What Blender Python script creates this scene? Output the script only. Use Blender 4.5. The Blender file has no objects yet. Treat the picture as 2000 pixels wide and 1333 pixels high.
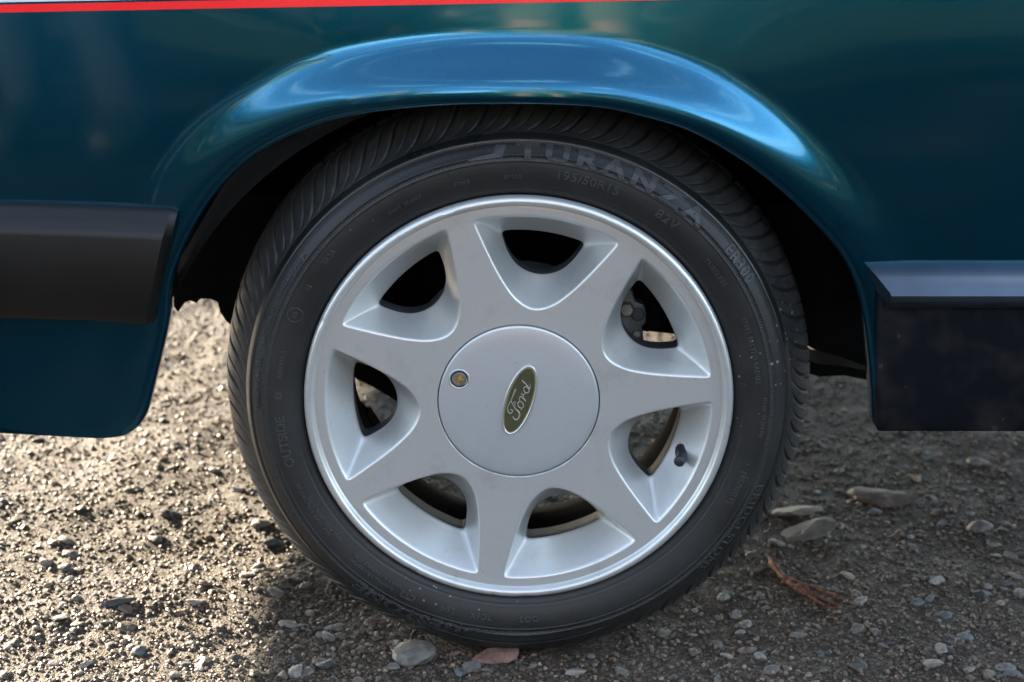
import bpy, math, random
import numpy as np
from mathutils import Vector
from mathutils.geometry import delaunay_2d_cdt
random.seed(7); rng = np.random.default_rng(7)
R_ = math.radians
scene = bpy.context.scene
C = scene.collection

# ------------------------------------------------------------------ camera
FPX = 3600.0; TH = R_(19.391); CX, CY, CZ = -.0064, -1.64045, .92161
cam_d = bpy.data.cameras.new('camera'); cam = bpy.data.objects.new('camera', cam_d); C.objects.link(cam)
cam.location = (CX, CY, CZ); cam.rotation_euler = (math.pi/2 - TH, 0, 0)
cam_d.sensor_width = 36; cam_d.lens = 36*FPX/2000; cam_d.clip_start = .05; cam_d.clip_end = 500
cam_d.dof.use_dof = True; cam_d.dof.focus_distance = 1.72; cam_d.dof.aperture_fstop = 6.3
scene.camera = cam
# ------------------------------------------------------------------ sky, sun, exposure
SUN_EL, SUN_AZ = R_(17), R_(-42)       # azimuth from +Y (away from camera), negative = to the left
w = bpy.data.worlds.new('World'); scene.world = w; w.use_nodes = True
nt = w.node_tree; nt.nodes.clear()
N = nt.nodes.new
out = N('ShaderNodeOutputWorld'); bg = N('ShaderNodeBackground'); bg.inputs[1].default_value = .125
sky = N('ShaderNodeTexSky'); sky.sky_type = 'NISHITA'; sky.sun_disc = False
sky.sun_elevation = SUN_EL; sky.sun_rotation = SUN_AZ; sky.air_density = 1.0; sky.dust_density = .6; sky.ozone_density = 2.0
tc = N('ShaderNodeTexCoord'); mp = N('ShaderNodeMapping'); mp.inputs['Scale'].default_value = (1, 1, 2.2); mp.inputs['Location'].default_value = (1.35, .6, .9)
nz = N('ShaderNodeTexNoise'); nz.inputs['Scale'].default_value = 2.6; nz.inputs['Detail'].default_value = 4; nz.inputs['Roughness'].default_value = .55
rp = N('ShaderNodeValToRGB'); rp.color_ramp.elements[0].position = .51; rp.color_ramp.elements[1].position = .76; rp.color_ramp.interpolation = 'EASE'
mx = N('ShaderNodeMix'); mx.data_type = 'RGBA'; mx.inputs[7].default_value = (9.0, 9.2, 9.4, 1)
ml = N('ShaderNodeMath'); ml.operation = 'MULTIPLY'; ml.inputs[1].default_value = .7
L = nt.links.new
L(tc.outputs['Generated'], mp.inputs[0]); L(mp.outputs[0], nz.inputs[0]); L(nz.outputs[0], rp.inputs[0]); L(rp.outputs[0], ml.inputs[0])
hs = N('ShaderNodeHueSaturation'); hs.inputs['Saturation'].default_value = .74; L(sky.outputs[0], hs.inputs['Color'])
L(ml.outputs[0], mx.inputs[0]); L(hs.outputs[0], mx.inputs[6]); L(mx.outputs[2], bg.inputs[0]); L(bg.outputs[0], out.inputs[0])
sd = bpy.data.lights.new('sun', 'SUN'); sd.energy = 5.0; sd.angle = R_(1.2); sd.color = (1, .84, .63)
so = bpy.data.objects.new('sun', sd); C.objects.link(so)
SV = Vector((math.sin(SUN_AZ)*math.cos(SUN_EL), math.cos(SUN_AZ)*math.cos(SUN_EL), math.sin(SUN_EL)))
so.rotation_euler = SV.to_track_quat('Z', 'Y').to_euler(); so.location = SV*20
vs = scene.view_settings; vs.view_transform = 'Standard'; vs.look = 'None'; vs.gamma = 1; vs.exposure = 2.87; vs.use_curve_mapping = False

# ------------------------------------------------------------------ tracing helpers (photo pixel -> point on a real plane)
_c, _s = math.cos(TH), math.sin(TH)
def _ray(px, py):
    a, b = (px-1000)/FPX, (py-666.5)/FPX
    return np.array([a, _c - b*_s, -_s - b*_c])
def at(px, py, Y):
    d = _ray(px, py); t = (Y-CY)/d[1]; return np.array([CX, CY, CZ]) + d*t
def gnd(px, py, z=0.):
    d = _ray(px, py); t = (z-CZ)/d[2]; return np.array([CX, CY, CZ]) + d*t

# ------------------------------------------------------------------ object helpers
def mesh(name, V, F, mat=None, parent=None, smooth=True, mats=None, midx=None, sharp=None):
    me = bpy.data.meshes.new(name)
    me.from_pydata([tuple(map(float, v)) for v in V], [], [tuple(map(int, f)) for f in F])
    for m in (mats or ([mat] if mat else [])): me.materials.append(m)
    if midx is not None: me.polygons.foreach_set('material_index', np.asarray(midx, dtype=np.int32))
    me.polygons.foreach_set('use_smooth', np.full(len(me.polygons), smooth))
    me.validate(); me.update()
    if sharp: me.set_sharp_from_angle(angle=R_(sharp))
    o = bpy.data.objects.new(name, me); C.objects.link(o)
    if parent: o.parent = parent
    return o
def empty(name, loc=(0, 0, 0), parent=None):
    o = bpy.data.objects.new(name, None); C.objects.link(o); o.location = loc; o.empty_display_size = .05
    if parent: o.parent = parent
    return o
def tag(o, label=None, cat=None, group=None, kind=None):
    for k, v in (('label', label), ('category', cat), ('group', group), ('kind', kind)):
        if v: o[k] = v
    return o
def grid_faces(n, m, close_n=False, close_m=False, flip=False):
    i = np.arange(n if close_n else n-1); j = np.arange(m if close_m else m-1)
    I, J = np.meshgrid(i, j, indexing='ij'); I2 = (I+1) % n; J2 = (J+1) % m
    q = np.stack([I*m+J, I2*m+J, I2*m+J2, I*m+J2], -1).reshape(-1, 4)
    return q[:, ::-1] if flip else q
def fast_mesh(name, V, F, mat=None, parent=None, smooth=True, color=None):
    """numpy arrays in, one mesh out (quads or tris, all the same size)"""
    V = np.asarray(V, np.float32); F = np.asarray(F, np.int32); k = F.shape[1]
    me = bpy.data.meshes.new(name)
    me.vertices.add(len(V)); me.vertices.foreach_set('co', V.ravel())
    me.loops.add(F.size); me.loops.foreach_set('vertex_index', F.ravel())
    me.polygons.add(len(F)); me.polygons.foreach_set('loop_start', np.arange(len(F), dtype=np.int32)*k)
    if mat: me.materials.append(mat)
    me.update(calc_edges=True)
    me.polygons.foreach_set('use_smooth', np.full(len(F), smooth))
    if color is not None:
        ca = me.color_attributes.new('stone_colour', 'FLOAT_COLOR', 'POINT')
        ca.data.foreach_set('color', np.concatenate([color, np.ones((len(color), 1))], 1).astype(np.float32).ravel())
    me.update()
    o = bpy.data.objects.new(name, me); C.objects.link(o)
    if parent: o.parent = parent
    return o
def lathe(name, prof, mat, parent=None, n=256, sharp=None, close=False):
    """profile of (r, y) turned round the Y axis"""
    a = np.linspace(0, 2*np.pi, n, endpoint=False); P = np.array(prof)
    V = np.stack([np.outer(np.sin(a), P[:, 0]), np.tile(P[:, 1], (n, 1)), np.outer(np.cos(a), P[:, 0])], -1).reshape(-1, 3)
    o = mesh(name, V, grid_faces(n, len(P), close_n=True, close_m=close), mat, parent, sharp=sharp)
    return o
def catmull(P, k=8, closed=False):
    P = np.array(P, float); n = len(P); outp = []
    for i in range(n if closed else n-1):
        p0 = P[(i-1) % n] if closed or i > 0 else 2*P[0]-P[1]
        p1 = P[i]; p2 = P[(i+1) % n]
        p3 = P[(i+2) % n] if closed or i+2 < n else 2*P[-1]-P[-2]
        for t in np.linspace(0, 1, k, endpoint=False):
            outp.append(.5*((2*p1)+(-p0+p2)*t+(2*p0-5*p1+4*p2-p3)*t*t+(-p0+3*p1-3*p2+p3)*t**3))
    if not closed: outp.append(P[-1])
    return np.array(outp)
def resample(P, n, closed=False):
    P = np.array(P, float)
    Q = np.vstack([P, P[:1]]) if closed else P
    s = np.concatenate([[0], np.cumsum(np.linalg.norm(np.diff(Q, axis=0), axis=1))])
    t = np.linspace(0, s[-1], n, endpoint=not closed)
    return np.stack([np.interp(t, s, Q[:, i]) for i in range(Q.shape[1])], 1)
def gsmooth(P, sig, closed=True):
    k = int(3*sig)+1; x = np.arange(-k, k+1); g = np.exp(-x*x/(2*sig*sig)); g /= g.sum()
    Q = np.zeros_like(P)
    for xx, gg in zip(x, g): Q += gg*np.roll(P, xx, axis=0)
    return Q
def box(lo, hi):
    (a, b, c), (d, e, f) = lo, hi
    V = [(a,b,c),(d,b,c),(d,e,c),(a,e,c),(a,b,f),(d,b,f),(d,e,f),(a,e,f)]
    F = [(0,3,2,1),(4,5,6,7),(0,1,5,4),(1,2,6,5),(2,3,7,6),(3,0,4,7)]
    return V, F
def bevel(o, wd, seg=3, ang=30):
    m = o.modifiers.new('bevel', 'BEVEL'); m.width = wd; m.segments = seg; m.limit_method = 'ANGLE'; m.angle_limit = R_(ang); m.harden_normals = False
    return o

# ------------------------------------------------------------------ materials
def material(name):
    m = bpy.data.materials.new(name); m.use_nodes = True; t = m.node_tree; b = t.nodes['Principled BSDF']
    return m, t, b, t.nodes.new, t.links.new
def simple(name, col, rough=.5, metal=0., coat=0., coat_r=.05, spec=.5, bump=0., bscale=200, var=0., vscale=30):
    m, t, b, n, l = material(name)
    b.inputs['Base Color'].default_value = (*col, 1); b.inputs['Roughness'].default_value = rough
    b.inputs['Metallic'].default_value = metal; b.inputs['Coat Weight'].default_value = coat; b.inputs['Coat Roughness'].default_value = coat_r
    b.inputs['Specular IOR Level'].default_value = spec
    tcn = n('ShaderNodeTexCoord')
    if bump:
        z = n('ShaderNodeTexNoise'); z.inputs['Scale'].default_value = bscale; z.inputs['Detail'].default_value = 5
        bp = n('ShaderNodeBump'); bp.inputs['Strength'].default_value = bump; bp.inputs['Distance'].default_value = .001
        l(tcn.outputs['Object'], z.inputs[0]); l(z.outputs[0], bp.inputs['Height']); l(bp.outputs[0], b.inputs['Normal'])
    if var:
        z = n('ShaderNodeTexNoise'); z.inputs['Scale'].default_value = vscale; z.inputs['Detail'].default_value = 6
        r = n('ShaderNodeValToRGB'); r.color_ramp.elements[0].position = .35; r.color_ramp.elements[1].position = .7
        r.color_ramp.elements[0].color = (*[c*(1-var) for c in col], 1); r.color_ramp.elements[1].color = (*[min(1, c*(1+var)) for c in col], 1)
        l(tcn.outputs['Object'], z.inputs[0]); l(z.outputs[0], r.inputs[0]); l(r.outputs[0], b.inputs['Base Color'])
    return m

def paint_material():
    m, t, b, n, l = material('metallic_teal_paint')
    b.inputs['Metallic'].default_value = .92; b.inputs['Roughness'].default_value = .17
    b.inputs['Coat Weight'].default_value = .75; b.inputs['Coat Roughness'].default_value = .04; b.inputs['Coat IOR'].default_value = 1.5
    tcn = n('ShaderNodeTexCoord')
    v = n('ShaderNodeTexVoronoi'); v.inputs['Scale'].default_value = 2600
    r = n('ShaderNodeValToRGB'); r.color_ramp.elements[0].color = (.0005, .055, .10, 1); r.color_ramp.elements[1].color = (.001, .13, .225, 1)
    l(tcn.outputs['Object'], v.inputs[0]); l(v.outputs['Color'], r.inputs[0]); l(r.outputs[0], b.inputs['Base Color'])
    # fine road dust
    z = n('ShaderNodeTexNoise'); z.inputs['Scale'].default_value = 9; z.inputs['Detail'].default_value = 8; z.inputs['Roughness'].default_value = .7
    rr = n('ShaderNodeMapRange'); rr.inputs[1].default_value = .4; rr.inputs[2].default_value = .75; rr.inputs[3].default_value = .04; rr.inputs[4].default_value = .10
    l(tcn.outputs['Object'], z.inputs[0]); l(z.outputs[0], rr.inputs[0]); l(rr.outputs[0], b.inputs['Coat Roughness'])
    z2 = n('ShaderNodeTexNoise'); z2.inputs['Scale'].default_value = 14; z2.inputs['Detail'].default_value = 2
    bp = n('ShaderNodeBump'); bp.inputs['Strength'].default_value = .06; bp.inputs['Distance'].default_value = .0015
    l(tcn.outputs['Object'], z2.inputs[0]); l(z2.outputs[0], bp.inputs['Height']); l(bp.outputs[0], b.inputs['Coat Normal'])
    return m
M_paint = paint_material()
def silver(name, col, rough, metal=.62, coat=.4, dust=.34):
    m, t, b, n, l = material(name)
    b.inputs['Metallic'].default_value = metal; b.inputs['Roughness'].default_value = rough
    b.inputs['Coat Weight'].default_value = coat; b.inputs['Coat Roughness'].default_value = .18
    tcn = n('ShaderNodeTexCoord')
    v = n('ShaderNodeTexNoise'); v.inputs['Scale'].default_value = 1800; v.inputs['Detail'].default_value = 2
    r = n('ShaderNodeValToRGB'); r.color_ramp.elements[0].position = .3; r.color_ramp.elements[1].position = .7
    r.color_ramp.elements[0].color = (*[c*.93 for c in col], 1); r.color_ramp.elements[1].color = (*[c*1.06 for c in col], 1)
    l(tcn.outputs['Object'], v.inputs[0]); l(v.outputs[0], r.inputs[0])
    # brake dust and chips
    d = n('ShaderNodeTexNoise'); d.inputs['Scale'].default_value = 23; d.inputs['Detail'].default_value = 9; d.inputs['Roughness'].default_value = .75
    dr = n('ShaderNodeValToRGB'); dr.color_ramp.elements[0].position = .54; dr.color_ramp.elements[1].position = .8
    dr.color_ramp.elements[1].color = (dust, dust, dust, 1)
    mxx = n('ShaderNodeMix'); mxx.data_type = 'RGBA'; mxx.inputs[7].default_value = (.20, .17, .14, 1)
    l(tcn.outputs['Object'], d.inputs[0]); l(d.outputs[0], dr.inputs[0]); l(dr.outputs[0], mxx.inputs[0]); l(r.outputs[0], mxx.inputs[6])
    c = n('ShaderNodeTexVoronoi'); c.inputs['Scale'].default_value = 75
    cr = n('ShaderNodeMath'); cr.operation = 'LESS_THAN'; cr.inputs[1].default_value = .032
    mx2 = n('ShaderNodeMix'); mx2.data_type = 'RGBA'; mx2.inputs[7].default_value = (.06, .055, .05, 1)
    l(tcn.outputs['Object'], c.inputs[0]); l(c.outputs[0], cr.inputs[0]); l(cr.outputs[0], mx2.inputs[0]); l(mxx.outputs[2], mx2.inputs[6])
    l(mx2.outputs[2], b.inputs['Base Color'])
    return m
M_silver = silver('silver_wheel_lacquer', (.60, .605, .585), .36)
M_cap = silver('silver_cap_plastic', (.53, .552, .562), .42, .6, .3, .12)
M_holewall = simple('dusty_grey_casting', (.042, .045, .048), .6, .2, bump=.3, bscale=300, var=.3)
M_barrel = simple('darkened_barrel', (.003, .0029, .0028), .9, 0, spec=.15, bump=.5, bscale=250, var=.5, vscale=40)  # near-black colour stands in for shade where sun reaches inside the barrel
M_black = simple('matt_black_liner', (.004, .004, .004), .9, spec=.15, bump=.6, bscale=120, var=.4)
M_bumper = simple('grained_black_plastic', (.0065, .0064, .0060), .30, spec=.34, bump=.35, bscale=1500, var=.25, vscale=8)
M_iron = simple('grey_cast_iron', (.11, .125, .125), .5, .5, bump=.5, bscale=250, var=.5, vscale=60)
M_steel = simple('worn_steel', (.26, .25, .22), .45, .7, var=.3, vscale=80)
M_chrome = simple('badge_chrome', (.60, .60, .60), .32, .8)
M_olive = simple('badge_olive_enamel', (.062, .056, .028), .35, 0, coat=.6, coat_r=.1, var=.15, vscale=90)
M_gold = simple('badge_gold_line', (.30, .27, .13), .4, .5)
M_script = simple('badge_script_silver', (.36, .37, .31), .38, .5)
M_brass = simple('worn_brass', (.55, .36, .13), .4, .8, var=.4, vscale=400)
M_rubber = simple('valve_rubber', (.02, .022, .023), .5, bump=.2)
M_red = simple('red_stripe_vinyl', (.86, .006, .010), .35, coat=.2)
M_white = simple('white_stripe_vinyl', (.62, .64, .66), .3, coat=.5)

def tyre_material(letter=False):
    m, t, b, n, l = material('tyre_rubber' if not letter else 'raised_tyre_lettering')
    b.inputs['Roughness'].default_value = .55
    tcn = n('ShaderNodeTexCoord'); sp = n('ShaderNodeSeparateXYZ'); l(tcn.outputs['Object'], sp.inputs[0])
    def mth(op, a, bb=None, c=None):
        x = n('ShaderNodeMath'); x.operation = op
        for i, q in enumerate((a, bb, c)):
            if q is None: continue
            if isinstance(q, (int, float)): x.inputs[i].default_value = q
            else: l(q, x.inputs[i])
        return x.outputs[0]
    X, Z = sp.outputs[0], sp.outputs[2]
    r = mth('SQRT', mth('ADD', mth('MULTIPLY', X, X), mth('MULTIPLY', Z, Z)))
    ang = mth('ARCTAN2', X, Z)
    z = n('ShaderNodeTexNoise'); z.inputs['Scale'].default_value = 11; z.inputs['Detail'].default_value = 8; z.inputs['Roughness'].default_value = .65
    l(tcn.outputs['Object'], z.inputs[0])
    ramp = n('ShaderNodeValToRGB'); e = ramp.color_ramp.elements
    e[0].position = .3; e[1].position = .75
    e[0].color = (.0070, .0073, .0072, 1) if not letter else (.022, .0232, .0235, 1)
    e[1].color = (.0185, .018, .017, 1) if not letter else (.036, .0375, .038, 1)
    l(z.outputs[0], ramp.inputs[0])
    # dusty tread shoulder
    dz = n('ShaderNodeMapRange'); dz.inputs[1].default_value = .266; dz.inputs[2].default_value = .287; dz.clamp = True
    l(r, dz.inputs[0])
    z3 = n('ShaderNodeTexNoise'); z3.inputs['Scale'].default_value = 70; z3.inputs['Detail'].default_value = 6
    l(tcn.outputs['Object'], z3.inputs[0])
    dm = mth('MULTIPLY', dz.outputs[0], mth('MULTIPLY', z3.outputs[0], .75))
    mxx = n('ShaderNodeMix'); mxx.data_type = 'RGBA'; mxx.inputs[7].default_value = (.085, .08, .075, 1)
    l(dm, mxx.inputs[0]); l(ramp.outputs[0], mxx.inputs[6])
    # pale mud specks
    v = n('ShaderNodeTexVoronoi'); v.inputs['Scale'].default_value = 120; l(tcn.outputs['Object'], v.inputs[0])
    z4 = n('ShaderNodeTexNoise'); z4.inputs['Scale'].default_value = 7; l(tcn.outputs['Object'], z4.inputs[0])
    th = mth('MULTIPLY', mth('MAXIMUM', mth('SUBTRACT', z4.outputs[0], .5), 0.), .7)
    sf = mth('LESS_THAN', v.outputs[0], th)
    mx3 = n('ShaderNodeMix'); mx3.data_type = 'RGBA'; mx3.inputs[7].default_value = (.17, .165, .15, 1)
    l(sf, mx3.inputs[0]); l(mxx.outputs[2], mx3.inputs[6]); l(mx3.outputs[2], b.inputs['Base Color'])
    # relief: fine radial hatch between two rings, grain elsewhere
    s = mth('SINE', mth('MULTIPLY', ang, 620.))
    band = mth('MULTIPLY', mth('GREATER_THAN', r, .2398), mth('LESS_THAN', r, .2448))
    band2 = mth('MULTIPLY', mth('MULTIPLY', mth('GREATER_THAN', r, .2462), mth('LESS_THAN', r, .2552)), .35)
    h = mth('MULTIPLY', s, mth('ADD', band, band2))
    g = n('ShaderNodeTexNoise'); g.inputs['Scale'].default_value = 420; g.inputs['Detail'].default_value = 4; l(tcn.outputs['Object'], g.inputs[0])
    hh = mth('ADD', mth('MULTIPLY', h, .5), mth('MULTIPLY', g.outputs[0], .55))
    bp = n('ShaderNodeBump'); bp.inputs['Strength'].default_value = .55; bp.inputs['Distance'].default_value = .0006
    l(hh, bp.inputs['Height']); l(bp.outputs[0], b.inputs['Normal'])
    rr = n('ShaderNodeMapRange'); rr.inputs[1].default_value = .3; rr.inputs[2].default_value = .7; rr.inputs[3].default_value = .42; rr.inputs[4].default_value = .62
    l(z.outputs[0], rr.inputs[0])
    sm_ = mth('MULTIPLY', mth('GREATER_THAN', r, .2555), mth('LESS_THAN', r, .2622))
    l(mth('SUBTRACT', rr.outputs[0], mth('MULTIPLY', sm_, .18)), b.inputs['Roughness'])
    return m
M_tyre = tyre_material(); M_letter = tyre_material(True)

def ground_material():
    m, t, b, n, l = material('packed_dirt_and_grit')
    tcn = n('ShaderNodeTexCoord'); P = tcn.outputs['Object']
    a = n('ShaderNodeTexNoise'); a.inputs['Scale'].default_value = 6; a.inputs['Detail'].default_value = 9; a.inputs['Roughness'].default_value = .7; l(P, a.inputs[0])
    r = n('ShaderNodeValToRGB'); e = r.color_ramp.elements; e[0].position = .3; e[1].position = .72
    e[0].color = (.021, .0135, .008, 1); e[1].color = (.066, .045, .028, 1); l(a.outputs[0], r.inputs[0])
    v = n('ShaderNodeTexVoronoi'); v.inputs['Scale'].default_value = 330; l(P, v.inputs[0])
    vr = n('ShaderNodeValToRGB'); q = vr.color_ramp.elements; q[0].position = 0; q[0].color = (.022, .016, .011, 1); q[1].position = 1; q[1].color = (.18, .148, .112, 1)
    k = vr.color_ramp.elements.new(.55); k.color = (.040, .030, .022, 1)
    sc = n('ShaderNodeSeparateColor'); l(v.outputs['Color'], sc.inputs[0]); l(sc.outputs[0], vr.inputs[0])
    mxx = n('ShaderNodeMix'); mxx.data_type = 'RGBA'; mxx.inputs[0].default_value = .5; l(r.outputs[0], mxx.inputs[6]); l(vr.outputs[0], mxx.inputs[7])
    # grass verge starts 4.5 m out in front of the car
    sp = n('ShaderNodeSeparateXYZ'); l(P, sp.inputs[0])
    wob = n('ShaderNodeTexNoise'); wob.inputs['Scale'].default_value = 1.2; wob.inputs['Detail'].default_value = 4; l(P, wob.inputs[0])
    ad = n('ShaderNodeMath'); ad.operation = 'MULTIPLY_ADD'; ad.inputs[1].default_value = 1.6; l(wob.outputs[0], ad.inputs[0]); l(sp.outputs[1], ad.inputs[2])
    gr = n('ShaderNodeMapRange'); gr.inputs[1].default_value = -4.3; gr.inputs[2].default_value = -5.0; l(ad.outputs[0], gr.inputs[0])
    ar = n('ShaderNodeMapRange'); ar.inputs[1].default_value = .45; ar.inputs[2].default_value = .2; l(ad.outputs[0], ar.inputs[0])
    am = n('ShaderNodeMix'); am.data_type = 'RGBA'; l(ar.outputs[0], am.inputs[0]); l(mxx.outputs[2], am.inputs[6])
    an = n('ShaderNodeTexNoise'); an.inputs['Scale'].default_value = 2.2; an.inputs['Detail'].default_value = 7; l(P, an.inputs[0])
    arr = n('ShaderNodeValToRGB'); arr.color_ramp.elements[0].position = .45; arr.color_ramp.elements[1].position = .68
    arr.color_ramp.elements[0].color = (.006, .006, .0065, 1); arr.color_ramp.elements[1].color = (.036, .030, .024, 1); l(an.outputs[0], arr.inputs[0]); l(arr.outputs[0], am.inputs[7])  # near-black strip before the car, added to darken the ground the paint mirrors
    gm = n('ShaderNodeMix'); gm.data_type = 'RGBA'; gm.inputs[7].default_value = (.050, .058, .034, 1)
    l(gr.outputs[0], gm.inputs[0]); l(am.outputs[2], gm.inputs[6]); l(gm.outputs[2], b.inputs['Base Color'])
    b.inputs['Roughness'].default_value = .68
    sm = n('ShaderNodeMapRange'); sm.inputs[3].default_value = .25; sm.inputs[4].default_value = .04; l(ar.outputs[0], sm.inputs[0]); l(sm.outputs[0], b.inputs['Specular IOR Level'])
    ht = n('ShaderNodeMath'); ht.operation = 'MULTIPLY_ADD'; ht.inputs[1].default_value = -.9
    fz = n('ShaderNodeTexNoise'); fz.inputs['Scale'].default_value = 650; fz.inputs['Detail'].default_value = 5; l(P, fz.inputs[0])
    l(v.outputs[0], ht.inputs[0]); l(fz.outputs[0], ht.inputs[2])
    bp = n('ShaderNodeBump'); bp.inputs['Strength'].default_value = 1; bp.inputs['Distance'].default_value = .0013
    l(ht.outputs[0], bp.inputs['Height']); l(bp.outputs[0], b.inputs['Normal'])
    return m
M_ground = ground_material()
def stone_material(name, col=None, rough=.55, sc=160, bd=.0008, spec=.3):
    m, t, b, n, l = material(name)
    tcn = n('ShaderNodeTexCoord'); z = n('ShaderNodeTexNoise'); z.inputs['Scale'].default_value = sc; z.inputs['Detail'].default_value = 7; z.inputs['Roughness'].default_value = .7
    l(tcn.outputs['Object'], z.inputs[0])
    mr = n('ShaderNodeMapRange'); mr.inputs[1].default_value = .3; mr.inputs[2].default_value = .7; mr.inputs[3].default_value = .55; mr.inputs[4].default_value = 1.4; l(z.outputs[0], mr.inputs[0])
    mu = n('ShaderNodeMix'); mu.data_type = 'RGBA'; mu.blend_type = 'MULTIPLY'; mu.inputs[0].default_value = 1
    if col is None:
        ca = n('ShaderNodeVertexColor'); ca.layer_name = 'stone_colour'; l(ca.outputs[0], mu.inputs[6])
    else: mu.inputs[6].default_value = (*col, 1)
    cc = n('ShaderNodeCombineColor'); [l(mr.outputs[0], cc.inputs[i]) for i in range(3)]
    l(cc.outputs[0], mu.inputs[7]); l(mu.outputs[2], b.inputs['Base Color'])
    b.inputs['Roughness'].default_value = rough; b.inputs['Specular IOR Level'].default_value = spec
    bp = n('ShaderNodeBump'); bp.inputs['Strength'].default_value = .6; bp.inputs['Distance'].default_value = bd*.1
    l(z.outputs[0], bp.inputs['Height']); l(bp.outputs[0], b.inputs['Normal'])
    return m

# =================================================================== GROUND
def fbm(x, y, seed, octs):
    """sum of smooth value-noise octaves [(wavelength, amplitude)...]"""
    o = np.zeros_like(x)
    for k, (wl, am) in enumerate(octs):
        g = np.random.default_rng(seed+k).random((512, 512))
        u, v = x/wl+100.3*k+50, y/wl+37.7*k+50
        iu, iv = np.floor(u).astype(int), np.floor(v).astype(int); fu, fv = u-iu, v-iv
        fu, fv = fu*fu*(3-2*fu), fv*fv*(3-2*fv)
        a = g[iu % 512, iv % 512]; b = g[(iu+1) % 512, iv % 512]; c = g[iu % 512, (iv+1) % 512]; d = g[(iu+1) % 512, (iv+1) % 512]
        o += am*((a*(1-fu)+b*fu)*(1-fv)+(c*(1-fu)+d*fu)*fv-.5)
    return o
def ground_z(x, y):
    x = np.asarray(x, float); y = np.asarray(y, float)
    z = fbm(x, y, 3, [(.35, .016), (.11, .010), (.05, .0045), (.024, .0026), (.012, .0014), (.0085, .0010)])
    near = np.clip(1-(np.hypot(x/.28, (y-.10)/.22)), 0, 1)           # the tyre has pressed its bed flat
    near = near*near*(3-2*near)
    rough = .55+.45*np.clip((.05-x)/.35, 0, 1)+.25*np.clip((y-.7)/.5, 0, 1)
    z = z*rough*(1-.75*near)
    edge = np.minimum.reduce([np.clip((x+1.5)/.3, 0, 1), np.clip((1.5-x)/.3, 0, 1), np.clip((y+.5)/.2, 0, 1), np.clip((3.6-y)/.4, 0, 1)])
    return (z+.002)*edge - .02*(1-edge)
xs = np.concatenate([np.arange(-1.5, -.75, .012), np.arange(-.75, .75, .0042), np.arange(.75, 1.501, .012)])
ys = np.concatenate([np.arange(-.5, -.1, .012), np.arange(-.1, .75, .0042), np.arange(.75, 1.6, .007), np.arange(1.6, 3.61, .03)])
Xg, Yg = np.meshgrid(xs, ys, indexing='ij')
Zg = ground_z(Xg, Yg)
tag(fast_mesh('gravel_ground', np.stack([Xg, Yg, Zg], -1).reshape(-1, 3), grid_faces(len(xs), len(ys)), M_ground), kind='structure',
    label='packed brown dirt and grit under and around the car')
S = 250
tag(mesh('ground', [(-S, -S, -.021), (S, -S, -.021), (S, S, -.021), (-S, S, -.021)], [(0, 1, 2, 3)], M_ground), kind='structure', label='flat dirt yard with an added dark strip and a grass verge reaching away from the car')

# stones --------------------------------------------------------------
import bmesh
def ico(sub):
    b = bmesh.new(); bmesh.ops.create_icosphere(b, subdivisions=sub, radius=1)
    V = np.array([v.co[:] for v in b.verts]); F = np.array([[v.index for v in f.verts] for f in b.faces]); b.free(); return V, F
def rock(sub, seed, flat=.6, lump=.28, cuts=7):
    g = np.random.default_rng(seed); V, F = ico(sub)
    for _ in range(cuts):                                   # knock flats off a ball: broken stone, not pebble
        d = g.normal(size=3); d /= np.linalg.norm(d); h = g.uniform(.45, .9)
        k = V@d; V = V - np.outer(np.maximum(k-h, 0)*.9, d)
    V = V*(1+lump*(g.random(3)-.5)); V[:, 2] *= flat; V[:, 0] *= g.uniform(.95, 1.4)
    if sub > 2: V = V + .035*g.normal(size=V.shape)
    return V, F
PAL = 1.12*np.array([1.0, .90, .80])*np.array([(.12, .094, .068), (.165, .134, .10), (.080, .064, .048), (.24, .20, .155), (.10, .095, .085), (.135, .088, .056), (.10, .072, .049), (.125, .103, .080)])
M_grit = stone_material('grit_stones', rough=.50, spec=.42)
def frustum_pts(n, ymax=1.9, bias=1.0):
    out_ = []
    while len(out_) < n:
        y = -.12 + (ymax+.12)*rng.random()**bias; wdt = .52+.31*(y+.04)/1.0*.95
        out_.append((rng.uniform(-wdt-.03, wdt+.03), y))
    return np.array(out_)
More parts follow.
